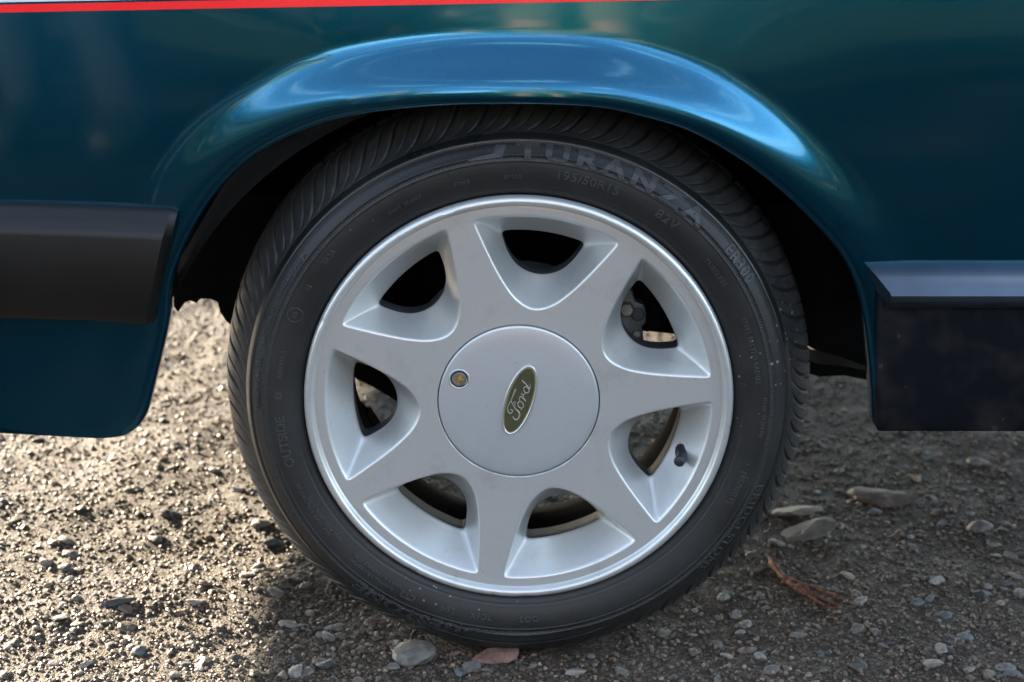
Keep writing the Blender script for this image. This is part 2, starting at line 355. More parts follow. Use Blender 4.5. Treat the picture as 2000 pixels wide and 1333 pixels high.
def scatter(name, n, smin, smax, label, ymax, sub=1, bias=1.15, sink=.35, pw=1.9, M=M_grit, outer=False):
    if outer:
        P = np.stack([rng.uniform(-1.55, 1.55, n), rng.uniform(-.55, 2.3, n)], 1); lim = .52+.30*(P[:, 1]+.04)
        P = P[(np.abs(P[:, 0]) > lim) | (P[:, 1] < -.12)]
    else: P = frustum_pts(n, ymax, bias)
    P = P[(P[:, 0] < -.1) | (rng.random(len(P)) < (.45 if sub == 2 else .8))]; P = P[~((np.abs(P[:, 0]) < .10) & (P[:, 1] > .02) & (P[:, 1] < .19))]; n = len(P)
    protos = [rock(sub, 100+i, rng.uniform(.5, .9)) for i in range(16)]; nv = len(protos[0][0]); F0 = protos[0][1]
    s = smin+(smax-smin)*rng.random(n)**pw; a = rng.uniform(0, 6.283, n)
    z = ground_z(P[:, 0], P[:, 1]); V = np.empty((n, nv, 3)); k = rng.integers(0, 16, n); col = PAL[rng.integers(0, len(PAL), n)]*rng.uniform(.38, .88, (n, 1))
    ti = rng.uniform(-.5, .5, n)
    PV = np.array([p[0] for p in protos])[k]*s[:, None, None]
    c, sn = np.cos(a)[:, None], np.sin(a)[:, None]; ct, st = np.cos(ti)[:, None], np.sin(ti)[:, None]
    y1 = PV[..., 1]*ct-PV[..., 2]*st; z1 = PV[..., 1]*st+PV[..., 2]*ct
    V[..., 0] = PV[..., 0]*c-y1*sn+P[:, 0, None]; V[..., 1] = PV[..., 0]*sn+y1*c+P[:, 1, None]; V[..., 2] = z1+(z+s*sink*.6)[:, None]
    F = (F0[None]+(np.arange(n)*nv)[:, None, None]).reshape(-1, 3)
    return tag(fast_mesh(name, V.reshape(-1, 3), F, M, color=np.repeat(col, nv, 0), smooth=False), kind='stuff', label=label, cat='gravel')
scatter('fine_gravel', 72000, .0008, .0034, 'fine grit and gravel covering the dirt around the tyre', 1.75)
scatter('outer_gravel', 46000, .0014, .0046, 'gravel spreading over the yard round the car', 2.3, outer=True)
scatter('coarse_gravel', 1700, .003, .0062, 'coarser gravel scattered through the grit under the car', 1.75, sub=2, sink=.05)

# =================================================================== CAR
car = tag(empty('car', (0, 0, 0)), 'dark teal metallic car with red and white stripe and a silver seven-spoke wheel', 'car')

# ---- front wing: one surface, bulging into a flared lip round the wheel opening
ARCH = [(-.56, .262), (-.52, .2605), (-.447, .250), (-.41, .2472), (-.388, .2482), (-.370, .2535), (-.358, .268), (-.350, .292), (-.331, .36), (-.326, .395), (-.315, .427), (-.296, .463), (-.271, .497), (-.237, .527),
        (-.19, .552), (-.144, .5665), (-.075, .5765), (-.006, .579), (.062, .5765), (.108, .567), (.154, .551), (.201, .523), (.240, .492), (.274, .459), (.299, .430), (.315, .400), (.324, .370), (.331, .334), (.336, .30), (.340, .262)]
inner = resample(catmull(ARCH, 10), 420)
def flare_amp(x, z):
    a = np.degrees(np.arctan2(np.abs(x), z-.28)); a = np.where(z < .28, 95, a)
    k = np.where(x < 0, 37., 42.)
    return np.exp(-(a/k)**2.3)
def d_arch(x, z):
    sh = x.shape; q = np.stack([x.ravel(), z.ravel()], 1); o = np.empty(len(q)); P = inner[inner[:, 0] > -.3735]
    for i in range(0, len(q), 4000):
        o[i:i+4000] = np.sqrt(((q[i:i+4000, None]-P[None])**2).sum(-1)).min(1)
    return o.reshape(sh)
def sstep(t): t = np.clip(t, 0, 1); return t*t*(3-2*t)
def sstep2(t): t = np.clip(t, 0, 1); return t**3*(t*(6*t-15)+10)
def body_y(x, z, d):
    base = -.004 + .32*np.maximum(z-.585, 0)**2 - .05*np.maximum(.5-z, 0)**1.5*0
    base = base + .10*np.maximum(-x-.5, 0)**2                           # nose tucks in
    A = flare_amp(x, z)
    f = (.0012+.0338*A)*(1-sstep2((d-.004)/.060)) 
    lipround = .004*np.exp(-(d/.0022))                                   # rolled edge
    # long soft swell above and behind the arch
    sw = .006*np.exp(-((d-.03)/.07)**2)*np.clip(A*1.6, 0, 1)
    return base - f - sw*0.6 + lipround
n = len(inner)
s_out = np.linspace(0, 1, n)
corner = [(-.80, .262), (-.80, .92), (1.05, .92), (1.05, .262)]
# match: bottom run ->left side, arch sides -> left / top / right
key = [(0, (-.80, .262)), (.17, (-.80, .275)), (.33, (-.80, .60)), (.44, (-.80, .92)), (.72, (1.05, .92)), (.83, (1.05, .60)), (1, (1.05, .262))]
outer = np.stack([np.interp(s_out, [k[0] for k in key], [k[1][i] for k in key]) for i in (0, 1)], 1)
tt = np.concatenate([np.linspace(0, .012, 5)[:-1], np.linspace(.012, .34, 92)[:-1], np.linspace(.34, 1, 34)])
XZ = inner[:, None]*(1-tt[None, :, None]) + outer[:, None]*tt[None, :, None]
for it in range(1):   # keep the first rings parallel to the edge
    pass
d = d_arch(XZ[..., 0], XZ[..., 1]); Yb = body_y(XZ[..., 0], XZ[..., 1], d)
W = np.stack([XZ[..., 0], Yb, XZ[..., 1]], -1)
cen = np.stack([inner[:, 0], inner[:, 1]], 1); tang = np.gradient(inner, axis=0); tang /= np.linalg.norm(tang, axis=1)[:, None]
nrm = np.stack([tang[:, 1], -tang[:, 0]], 1)                            # towards the wheel
rings = []
for off, dy in ((-.000, .030), (.0016, .018), (.0022, .008), (.0018, .003), (.0008, .0008)):
    rings.append(np.stack([inner[:, 0]+nrm[:, 0]*off*.6, W[:, 0, 1]+dy, inner[:, 1]+np.maximum(nrm[:, 1], 0)*off*.6 + np.where(nrm[:, 1] < -.5, dy*.12, 0)*(inner[:, 1] < .3)], -1))
Wf = np.concatenate([np.stack(rings, 1), W], 1)
wing = fast_mesh('front_wing', Wf.reshape(-1, 3), grid_faces(Wf.shape[0], Wf.shape[1], flip=True), M_paint, car)

# ---- stripes: thin vinyl laid on the wing
def surf_y(x, z): 
    x = np.asarray(x, float); z = np.asarray(z, float); return body_y(x, z, d_arch(x, z))
def stripe(name, z0a, z0b, z1a, z1b, mat, x0=-.84, x1=.10, tip=.0):
    k = 120; xx = np.linspace(x0, x1, k); rows = []
    for j, f in enumerate(np.linspace(0, 1, 4)):
        zl = z0a+(z0b-z0a)*(xx-x0)/(x1-x0); zh = z1a+(z1b-z1a)*(xx-x0)/(x1-x0)
        zz = zl+(zh-zl)*f; rows.append(np.stack([xx, surf_y(xx, zz)-.0007, zz], -1))
    return mesh(name, np.stack(rows, 1).reshape(-1, 3), grid_faces(k, 4, flip=True), mat, car)
# lines at x=-.46 (left picture edge) and their climb to the right
def zl(px, py): return at(px, py, 0.003)
a0, a1 = zl(0, 23), zl(1200, 0); sl = (a1[2]-a0[2])/(a1[0]-a0[0]); zb = lambda x: a0[2]+sl*(x-a0[0])
stripe('red_stripe', zb(-.84), zb(.9), zb(-.84)+.0070, zb(.9)+.0070, M_red, -.84, .9)
stripe('white_stripe', zb(-.84)+.0090, zb(.9)+.0090, zb(-.84)+.035, zb(.9)+.035, M_white, -.84, .9)

# ---- front bumper end: grained black moulding wrapping back to the arch
def prism(name, prof, stations, mat, bev=.0, seg=3):
    """prof: list of (y,z) ; stations: list of (x, dict(dy,dz,shear)) -> function of profile point"""
    P = np.array([[fn(p) for p in prof] for fn in stations]); k, mth = P.shape[:2]
    F = list(map(tuple, grid_faces(k, mth, close_m=True)))
    F += [tuple(range(mth))[::-1], tuple((k-1)*mth+i for i in range(mth))]
    o = mesh(name, P.reshape(-1, 3), F, mat, car, smooth=True, sharp=40)
    bm_ = bmesh.new(); bm_.from_mesh(o.data); bmesh.ops.recalc_face_normals(bm_, faces=bm_.faces); bm_.to_mesh(o.data); bm_.free(); o.data.set_sharp_from_angle(angle=R_(40))
    if bev: bevel(o, bev, seg, 35)
    return o
bt_l, bt_r = at(0, 395, -.010)[2], at(338, 406, -.010)[2]; bf = at(200, 434, -.055)[2]; bb = at(200, 627, -.03)[2]
xe = at(340, 408, -.03)[0]; xb = at(293, 625, -.03)[0]; xf = at(352, 432, -.055)[0]
def bprof():
    return [(.01, 0), (-.010, -.0004), (-.0145, -.0018), (-.018, -.0045), (-.0225, -.0090), (-.0245, -.0102), (-.0270, -.0128), (-.0300, -.0160), (-.0325, -.0190), (-.0335, -.0230), (-.0332, -.06), (-.0315, -.093), (-.029, -.0985), (-.02, -.1005), (.01, -.1005)]
tz = bt_l; drop = bt_l-bb
def bst(x, zt, xo):
    def fn(p):
        f = min(1, -p[1]/.1005)
        return (x+xo*f, p[0], zt+p[1]*(drop/.1005))
    return fn
sts = [bst(x, bt_l+(bt_l-bt_r)*(-.46-x)*.6/.15*.15/.15*0.2, 0) for x in (-.84, -.65)] + [bst(-.46, bt_l, 0), bst(-.38, (bt_l+bt_r)/2, -.0), bst(xe-.02, bt_r+.0005, xb-xe), bst(xe-.006, bt_r, xb-xe+.001)]
def bend(p):
    f = min(1, -p[1]/.1005); return (xe+(xb-xe)*f+.0, p[0]*.55-.004, bt_r+p[1]*(drop/.1005)*.985-.003)
sts.append(bend)
bumper = prism('front_bumper', bprof(), sts, M_bumper, .003, 3)

# ---- side skirt behind the wheel: painted ledge, mud-splashed lower panel
M_sill = simple('dusty_dark_blue_paint', (.06, .085, .115), .3, .7, coat=1, coat_r=.12, bump=.1, bscale=60, var=.3, vscale=12)
ytop, yled = -.008, -.038
zt = at(1695, 513, -.008)[2]; zled = at(1740, 577, yled)[2]; xt = at(1688, 515, -.008)[0]; xl = at(1741, 577, yled)[0]
zlow = at(1900, 845, -.02)[2]; zu = at(1800, 618, -.05)[2]
def sk(x0, x1):
    def fn(p):
        f = p[2]; return (x0+(x1-x0)*f, p[0], p[1])
    return fn
pr = [(.01, zt, 0), (ytop, zt, 0), (yled*.55+ytop*.45, (zt+zled)/2+.0012, .5), (yled+.002, zled+.0012, .97), (yled, zled-.001, 1), (yled+.003, zled-.006, 1.02), (yled+.012, zu, 1.05), (-.015, zu-.004, 1.0), (.01, zu-.006, .8)]
ledge = prism('side_skirt', pr, [sk(xt, xl), sk(.6, .6), sk(1.05, 1.05)], M_sill)
def mud():
    m, t, b, n, l = material('mud_splashed_black'); tcn = n('ShaderNodeTexCoord'); b.inputs['Roughness'].default_value = .75; b.inputs['Specular IOR Level'].default_value = .08
    v = n('ShaderNodeTexVoronoi'); v.inputs['Scale'].default_value = 85; v.inputs['Randomness'].default_value = 1; l(tcn.outputs['Object'], v.inputs[0])
    z = n('ShaderNodeTexNoise'); z.inputs['Scale'].default_value = 22; z.inputs['Detail'].default_value = 8; l(tcn.outputs['Object'], z.inputs[0])
    a = n('ShaderNodeMapRange'); a.inputs[1].default_value = .50; a.inputs[2].default_value = .72; a.inputs[4].default_value = .32; l(z.outputs[0], a.inputs[0])
    lt = n('ShaderNodeMath'); lt.operation = 'LESS_THAN'; l(v.outputs[0], lt.inputs[0]); l(a.outputs[0], lt.inputs[1])
    ad_ = n('ShaderNodeMath'); ad_.operation = 'MULTIPLY_ADD'; ad_.inputs[1].default_value = .5; l(lt.outputs[0], ad_.inputs[0]); l(a.outputs[0], ad_.inputs[2])
    mm = n('ShaderNodeMix'); mm.data_type = 'RGBA'; mm.inputs[6].default_value = (.0035, .0042, .0065, 1); mm.inputs[7].default_value = (.040, .034, .029, 1)
    l(ad_.outputs[0], mm.inputs[0]); l(mm.outputs[2], b.inputs['Base Color']); return m
M_mud = mud()
lx0 = at(1714, 625, -.015)[0]
pr2 = [(.02, zu+.02), (-.018, zu+.02), (-.021, zu-.03), (-.022, zlow+.01), (-.019, zlow), (.02, zlow)]
prism('lower_sill_panel', pr2, [(lambda p: (lx0+(.006 if p[1] < zlow+.03 else 0), p[0], p[1])), (lambda p: (.6, p[0], p[1])), (lambda p: (1.05, p[0], p[1]))], M_mud, .003)

# ---- the rest of the shell, plain behind what the picture shows
def shell():
    k = 9; ysx = [0, .3, .8, 1.3, 1.6]
    # bonnet with a gentle crown
    xx = np.linspace(-.80, 1.05, 24); yy = np.linspace(body_y(np.array([0.]), np.array([.92]), np.array([.3]))[0], 1.62, 16)
    X, Y = np.meshgrid(xx, yy, indexing='ij'); Z = .92+.03*np.sin(np.pi*np.clip((Y)/1.62, 0, 1)) - .02*np.clip(-X-.5, 0, 1)**2
    Z[:, 0] = .92
    mesh('bonnet', np.stack([X, Y, Z], -1).reshape(-1, 3), grid_faces(24, 16, flip=False), M_paint, car)
    xx = np.linspace(-.80, 1.05, 24); zz = np.linspace(.30, .92, 8); X, Z = np.meshgrid(xx, zz, indexing='ij'); Y = 1.62+.03*np.sin((Z-.3)/.62*np.pi)
    mesh('far_side_panel', np.stack([X, Y, Z], -1).reshape(-1, 3), grid_faces(24, 8), M_paint, car)
    yy = np.linspace(.02, 1.62, 20); zz = np.linspace(.275, .92, 8); Y, Z = np.meshgrid(yy, zz, indexing='ij'); X = -.80-.06*np.sin(np.pi*(Y-.02)/1.6)
    mesh('nose_panel', np.stack([X, Y, Z], -1).reshape(-1, 3), grid_faces(20, 8), M_paint, car)
shell()
V, F = box((-.80, .33, .315), (1.05, 1.60, .36)); mesh('floor_pan', V, F, M_black, car, smooth=False)

# ---- wheel arch liner, rough lower edges
def liner():
    def build(a0, a1, name, zlim, y1=.34):
        a = np.radians(np.linspace(a0, a1, 60)); yy = np.linspace(-.002, y1, 8); V = []
        for t in a:
            for y in yy:
                r = .352 + .012*(y > .02); x, z = r*math.sin(t), .25+r*.96*math.cos(t)
                V.append((x, y, z))
        mesh(name, V, grid_faces(60, 8), M_black, car)
    build(-64, 80, 'wheel_arch_liner', 0)
    # inner wall of the arch
    V = [(-.36, .335, .32), (.44, .335, .29), (.44, .335, .62), (-.36, .335, .62)]
    mesh('inner_arch_wall', V + [(x, y+.01, z) for x, y, z in V], [(0,1,2,3),(7,6,5,4),(0,4,5,1),(1,5,6,2),(2,6,7,3),(3,7,4,0)], M_black, car, smooth=False)
liner()
# torn splash shield ahead of the tyre: traced outline with its own thickness
def slab(name, pts, Y, th, mat, parent=car):
    P = [at(px, py, Y) for px, py in pts]; k = len(P)
    V = [(p[0], p[1], p[2]) for p in P]+[(p[0], p[1]+th, p[2]) for p in P]
    F = [tuple(range(k))[::-1], tuple(range(k, 2*k))]+[(i, (i+1) % k, (i+1) % k+k, i+k) for i in range(k)]
    o = mesh(name, V, F, mat, parent, smooth=False)
    b = bmesh.new(); b.from_mesh(o.data); bmesh.ops.recalc_face_normals(b, faces=b.faces); bmesh.ops.triangulate(b, faces=b.faces); b.to_mesh(o.data); b.free(); return o
slab('splash_shield', [(300, 380), (300, 581), (338, 582), (340, 600), (348, 610), (356, 598), (362, 590), (372, 588), (384, 592), (392, 584), (410, 584), (425, 590), (430, 610), (442, 628), (470, 650), (520, 660), (540, 600), (560, 380)], .20, .06, M_black)
slab('rear_splash_shield', [(1480, 400), (1480, 655), (1560, 668), (1592, 683), (1640, 697), (1680, 712), (1716, 716), (1740, 730), (1780, 730), (1780, 400)], .22, .08, M_black)
slab('chassis_rail', [(1560, 700), (1600, 712), (1650, 716), (1690, 724), (1730, 728), (1730, 742), (1690, 742), (1650, 734), (1600, 736), (1560, 724)], .30, .05, M_black)
slab('crossmember_backing', [(600, 480), (600, 640), (640, 690), (696, 741), (730, 757), (760, 775), (800, 800), (860, 815), (920, 800), (1000, 700), (1180, 650), (1230, 650), (1250, 646), (1290, 650), (1330, 654), (1400, 658), (1480, 655), (1480, 480)], .30, .04, M_black)  # crossmember edge widened into an added black backing that keeps the wheel windows dark
slab('lower_arm_end', [(690, 795), (712, 815), (718, 812), (742, 848), (740, 900), (690, 900)], .18, .03, M_black)

# =================================================================== WHEEL
ZC = .279; RR = .206
wheel = empty('wheel', (0, 0, ZC), car)
def yface(r):
    r = np.asarray(r, float)
    return .0095 - .0035*np.clip((r-.0785)/(.1935-.0785), 0, 1)**1.6
# window outlines in a local frame (s sideways, r outward), units of RR
def outline(rc, corner_s, corner_r, side, n1=48, n2=96, sig=2.0):
    a = math.atan2(corner_s, corner_r)
    arc = np.stack([rc*np.sin(np.linspace(-a, a, n1, endpoint=False)), rc*np.cos(np.linspace(-a, a, n1, endpoint=False))], 1)
    half = catmull([(corner_s, math.sqrt(rc*rc-corner_s**2))]+side+[(-p[0], p[1]) for p in side[-2::-1]]+[(-corner_s, math.sqrt(rc*rc-corner_s**2))], 12)
    half = resample(half, n2+1)[:-1]
    return gsmooth(np.vstack([arc, half]), sig)*RR
Fo = outline(.902, .336, .835, [(.245, .69), (.162, .572), (.085, .493), (0, .459)], sig=1.5)
Ho = outline(.783, .196, .757, [(.158, .678), (.115, .622), (.062, .590), (0, .579)], sig=2.6)
nW = len(Fo)
def out_normals(P):
    t = np.roll(P, -1, 0)-np.roll(P, 1, 0); t /= np.linalg.norm(t, axis=1)[:, None]; nn = np.stack([t[:, 1], -t[:, 0]], 1)
    c = P.mean(0); 
    if ((P-c)*nn).sum() < 0: nn = -nn
    return nn
nF = out_normals(Fo); nH = out_normals(Ho); BR = .0028
F0 = Fo + nF*BR*.55
loops = []                                         # (xy, dy rel to face or absolute y)
fy0 = yface(np.hypot(F0[:, 0], F0[:, 1]))
loops.append((F0, fy0))
for al in np.radians([12, 24, 36, 47]):
    p = F0 - nF*BR*math.sin(al)*1.0; loops.append((p, yface(np.hypot(p[:, 0], p[:, 1]))+BR*(1-math.cos(al))))
P1, y1 = loops[-1]
YH = .043
for k in np.linspace(0, 1, 16)[1:]:
    g = .80*k+.20*math.sin(k*math.pi/2)
    if k == 1: g = 1
    loops.append((P1*(1-k)+(Ho+nH*.0012)*k, y1*(1-g)+YH*g))
n_front = len(loops)
for dx, yy in ((.0008, YH+.0006), (.0003, YH+.0018), (0, YH+.0035), (0.0003, YH+.010), (.001, YH+.024)):
    loops.append((Ho+nH*dx, np.full(nW, yy)))
# face sheet
WIN = [R_(8.57+51.4286*k) for k in range(7)]
def rot(P, a): return np.stack([P[:, 0]*math.cos(a)+P[:, 1]*math.sin(a), -P[:, 0]*math.sin(a)+P[:, 1]*math.cos(a)], 1)   # clockwise from up
def pip(pt, poly):
    x, y = pt[:, 0, None], pt[:, 1, None]; x0, y0 = poly[:, 0], poly[:, 1]; x1, y1_ = np.roll(x0, -1), np.roll(y0, -1)
    c = ((y0 > y) != (y1_ > y)) & (x < (x1-x0)*(y-y0)/(y1_-y0+1e-12)+x0); return c.sum(1) % 2 == 1
def sheet(rin, rout, loop, yfn, flip, dens=.0042):
    pts = []; edges = []
    def addloop(P):
        s0 = len(pts); pts.extend(map(tuple, P)); k = len(P); edges.extend((s0+i, s0+(i+1) % k) for i in range(k))
    a = np.linspace(0, 2*np.pi, 256, endpoint=False); addloop(np.stack([rin*np.sin(a), rin*np.cos(a)], 1))
    a = np.linspace(0, 2*np.pi, 512, endpoint=False); addloop(np.stack([rout*np.sin(a), rout*np.cos(a)], 1))
    wl = [rot(loop, w_) for w_ in WIN]
    for P in wl: addloop(P)
    big = [rot(loop + out_normals(loop)*.0020, w_) for w_ in WIN]
    a = np.linspace(0, 2*np.pi, 256, endpoint=False); addloop(np.stack([(rin+.0005)*np.sin(a), (rin+.0005)*np.cos(a)], 1))
    a = np.linspace(0, 2*np.pi, 512, endpoint=False); addloop(np.stack([(rout-.0005)*np.sin(a), (rout-.0005)*np.cos(a)], 1))
    for P in wl: addloop(P + out_normals(P)*.0006)
    q = []
    for r in np.arange(rin+dens*.7, rout-dens*.4, dens):
        k = int(2*np.pi*r/dens); aa = np.linspace(0, 2*np.pi, k, endpoint=False)+r*50
        q.append(np.stack([r*np.sin(aa), r*np.cos(aa)], 1))
    q = np.vstack(q); keep = np.ones(len(q), bool)
    for P in big: keep &= ~pip(q, P)
    pts.extend(map(tuple, q[keep]))
    res = delaunay_2d_cdt([Vector(p) for p in pts], edges, [], 0, 1e-7)
    v2 = np.array([v[:] for v in res[0]]); f = np.array([list(t) for t in res[2]])
    c = v2[f].mean(1); ok = (np.hypot(c[:, 0], c[:, 1]) > rin*.9995) & (np.hypot(c[:, 0], c[:, 1]) < rout)
    for P in wl: ok &= ~pip(c, P)
    f = f[ok]; rr = np.hypot(v2[:, 0], v2[:, 1])
    V = np.stack([v2[:, 0], yfn(rr), v2[:, 1]], 1)
    e1 = V[f[:, 1]]-V[f[:, 0]]; e2 = V[f[:, 2]]-V[f[:, 0]]; ny = np.cross(e1, e2)[:, 1]
    want = 1 if flip else -1; bad = ny*want < 0; f[bad] = f[bad][:, ::-1]
    return V, f
rV, rF = [], []; mi = []; off = 0
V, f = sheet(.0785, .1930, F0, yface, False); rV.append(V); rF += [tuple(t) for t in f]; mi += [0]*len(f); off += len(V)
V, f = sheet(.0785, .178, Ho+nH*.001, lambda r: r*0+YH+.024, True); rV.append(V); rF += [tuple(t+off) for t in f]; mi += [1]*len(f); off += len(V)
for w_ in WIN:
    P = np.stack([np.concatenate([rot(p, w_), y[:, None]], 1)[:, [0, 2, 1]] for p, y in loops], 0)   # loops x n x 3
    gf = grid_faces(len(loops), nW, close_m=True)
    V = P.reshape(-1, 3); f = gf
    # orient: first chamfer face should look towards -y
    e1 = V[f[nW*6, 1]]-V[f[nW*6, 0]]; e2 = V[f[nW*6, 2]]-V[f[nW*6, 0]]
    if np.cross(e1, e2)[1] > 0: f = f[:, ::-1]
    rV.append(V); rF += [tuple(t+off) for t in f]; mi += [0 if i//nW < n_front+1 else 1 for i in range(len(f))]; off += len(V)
# outer ring, lip, flange
lip = [(.1930, yface(.193)), (.1945, .0061), (.1953, .0061), (.1960, .0052), (.1966, .0038), (.1972, .0022), (.1981, .0008), (.1994, .0001), (.2010, 0), (.2026, .0004), (.2040, .0015), (.2050, .0030), (.2056, .0052), (.2057, .0080), (.2045, .0115), (.2010, .0150), (.196, .020)]
lp = np.array(lip); NA = 512; a = np.linspace(0, 2*np.pi, NA, endpoint=False)
V = np.stack([np.outer(np.sin(a), lp[:, 0]), np.tile(lp[:, 1], (NA, 1)), np.outer(np.cos(a), lp[:, 0])], -1).reshape(-1, 3)
# kerb rash: a few small nicks in the lip
for ang, wd, dp in ((-19, 1.3, .0010), (-17.4, .5, .0009), (24, .6, .0008), (-66, .8, .0013), (-84, .4, .0006), (-149, 1.2, .0008), (178, 1.6, .0008), (187, .7, .0009), (97, .4, .0008), (-108, .5, .0005)):
    aa = np.degrees(np.arctan2(V[:, 0], V[:, 2])); dd = (aa-ang+180) % 360-180; rr = np.hypot(V[:, 0], V[:, 2])
    kx = np.exp(-(dd/wd)**2)*np.exp(-((rr-.2035)/.0022)**2)*(.6+.4*np.sin(dd*23))
    V[:, 1] += dp*kx; V[:, 0] -= V[:, 0]/rr*dp*kx*.7; V[:, 2] -= V[:, 2]/rr*dp*kx*.7
gf = grid_faces(NA, len(lp), close_n=True)
e1 = V[gf[3, 1]]-V[gf[3, 0]]; e2 = V[gf[3, 2]]-V[gf[3, 0]]
rV.append(V); rF += [tuple(t+off) for t in gf]; mi += [0]*len(gf); off += len(V)
# wall down into the gap round the centre cap
cw = np.array([(.0785, .0095), (.0782, .0098), (.0781, .0106), (.0781, .019)]); NB = 256; a = np.linspace(0, 2*np.pi, NB, endpoint=False)
V = np.stack([np.outer(np.sin(a), cw[:, 0]), np.tile(cw[:, 1], (NB, 1)), np.outer(np.cos(a), cw[:, 0])], -1).reshape(-1, 3)
gf = grid_faces(NB, len(cw), close_n=True); rV.append(V); rF += [tuple(t+off) for t in gf]; mi += [0]*len(gf); off += len(V)
rim = mesh('rim', np.vstack(rV), rF, None, wheel, mats=[M_silver, M_holewall], midx=None)
rim.data.polygons.foreach_set('material_index', np.array(mi, np.int32)[:len(rim.data.polygons)])
b = bmesh.new(); b.from_mesh(rim.data); bmesh.ops.remove_doubles(b, verts=b.verts, dist=2e-5); bmesh.ops.recalc_face_normals(b, faces=b.faces); b.to_mesh(rim.data); b.free()
rim.data.set_sharp_from_angle(angle=R_(50))
rim['label'] = 'silver seven-spoke alloy rim with scuffed lip'
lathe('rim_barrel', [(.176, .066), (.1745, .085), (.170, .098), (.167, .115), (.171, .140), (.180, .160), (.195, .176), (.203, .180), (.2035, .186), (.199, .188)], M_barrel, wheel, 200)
lathe('brake_disc', [(.060, .115), (.066, .090), (.070, .086), (.112, .086), (.1125, .088), (.1125, .106), (.07, .108)], M_iron, wheel, 128, sharp=30)

# centre cap
capprof = [(.0002, .0080), (.02, .0081), (.045, .0084), (.065, .0089), (.0745, .0093), (.0760, .0096), (.0768, .0102), (.0772, .0112), (.0772, .020)]
capm = lathe('centre_cap', capprof, M_cap, wheel, 256)
def on_cap(px, py):
    Y = .0086; p = at(px, py, Y); r = math.hypot(p[0], p[2]-ZC); return p[0], p[2]-ZC, float(np.interp(r, [q[0] for q in capprof], [q[1] for q in capprof]))
def ring_mesh(name, cx, cz, prof, mat, n=40, ell=None, sharp=None):
    V = []
    for t in np.linspace(0, 2*np.pi, n, endpoint=False):
        for r, y in prof:
            if ell: a_, b_, rotn = ell; u, v = (a_*r)*math.cos(t), (b_*r)*math.sin(t); V.append((cx+u*math.cos(rotn)-v*math.sin(rotn), y, cz+u*math.sin(rotn)+v*math.cos(rotn)))
            else: V.append((cx+r*math.sin(t), y, cz+r*math.cos(t)))
    o = mesh(name, V, grid_faces(n, len(prof), close_n=True), mat, wheel, sharp=sharp)
    b = bmesh.new(); b.from_mesh(o.data); bmesh.ops.recalc_face_normals(b, faces=b.faces); b.to_mesh(o.data); b.free()
    if sharp: o.data.set_sharp_from_angle(angle=R_(sharp))
    return o
# lock: a dark socket let into the cap, brass star key-way inside
lxx, lzz, lyy = on_cap(897, 741)
ring_mesh('lock_socket', lxx, lzz, [(.0103, lyy+.0002), (.0100, lyy-.0006), (.0093, lyy-.0008), (.0086, lyy-.0003), (.0084, lyy+.0)], M_cap, 48)
ring_mesh('lock_recess', lxx, lzz, [(.0086, lyy-.0003), (.0078, lyy-.00018), (.0070, lyy-.00014)], M_rubber, 48)
ring_mesh('lock_barrel', lxx, lzz, [(.0071, lyy-.0002), (.0068, lyy-.0011), (.0052, lyy-.0012), (.0050, lyy-.0007), (.00001, lyy-.0007)], M_steel, 40, sharp=30)
st = [(.0034*(1+.28*math.cos(4*t)))*1.05 for t in np.linspace(0, 2*np.pi, 40, endpoint=False)]
V = []
for j, t in enumerate(np.linspace(0, 2*np.pi, 40, endpoint=False)):
    for k_, y in ((1, lyy-.0006), (.93, lyy-.0013), (.62, lyy-.0014), (.55, lyy-.0009), (.30, lyy-.0009), (.28, lyy-.0019), (.001, lyy-.0020)):
        V.append((lxx+st[j]*k_*math.sin(t+.3), y, lzz+st[j]*k_*math.cos(t+.3)))
mesh('key_way', V, grid_faces(40, 7, close_n=True), M_brass, wheel, sharp=30)
# oval badge
b0 = np.array(on_cap(1036.5, 714)); b1 = np.array(on_cap(993, 848)); bc = (b0+b1)/2; la = np.linalg.norm((b0-b1)[:2])/2
bang = math.atan2(b0[1]-b1[1], b0[0]-b1[0]); yb = float(bc[2]); asp = .385
def oval(name, prof, mat): return ring_mesh(name, bc[0], bc[1], [(r, y) for r, y in prof], mat, 96, ell=(la, la*asp, bang))
def ell_ring(name, rings, mat):
    """rings: (inset metres, y)"""
    V = []
    for t in np.linspace(0, 2*np.pi, 112, endpoint=False):
        for ins, y in rings:
            A_, B_ = max(la-ins, 1e-5), max(la*asp-ins, 1e-5) if ins < la*asp else 1e-5
            u, v = A_*math.cos(t), B_*math.sin(t); V.append((bc[0]+u*math.cos(bang)-v*math.sin(bang), y, bc[1]+u*math.sin(bang)+v*math.cos(bang)))
    o = mesh(name, V, grid_faces(112, len(rings), close_n=True), mat, wheel)
    b = bmesh.new(); b.from_mesh(o.data); bmesh.ops.recalc_face_normals(b, faces=b.faces); b.to_mesh(o.data); b.free(); return o
bez = ell_ring('badge_bezel', [(-.0002, yb+.0004), (0, yb-.0010), (.0005, yb-.0017), (.0012, yb-.0018), (.0019, yb-.0013), (.0021, yb-.0010)], M_chrome)
gl = ell_ring('badge_gold_line', [(.0020, yb-.0009), (.0028, yb-.0012), (.0031, yb-.0011)], M_gold)
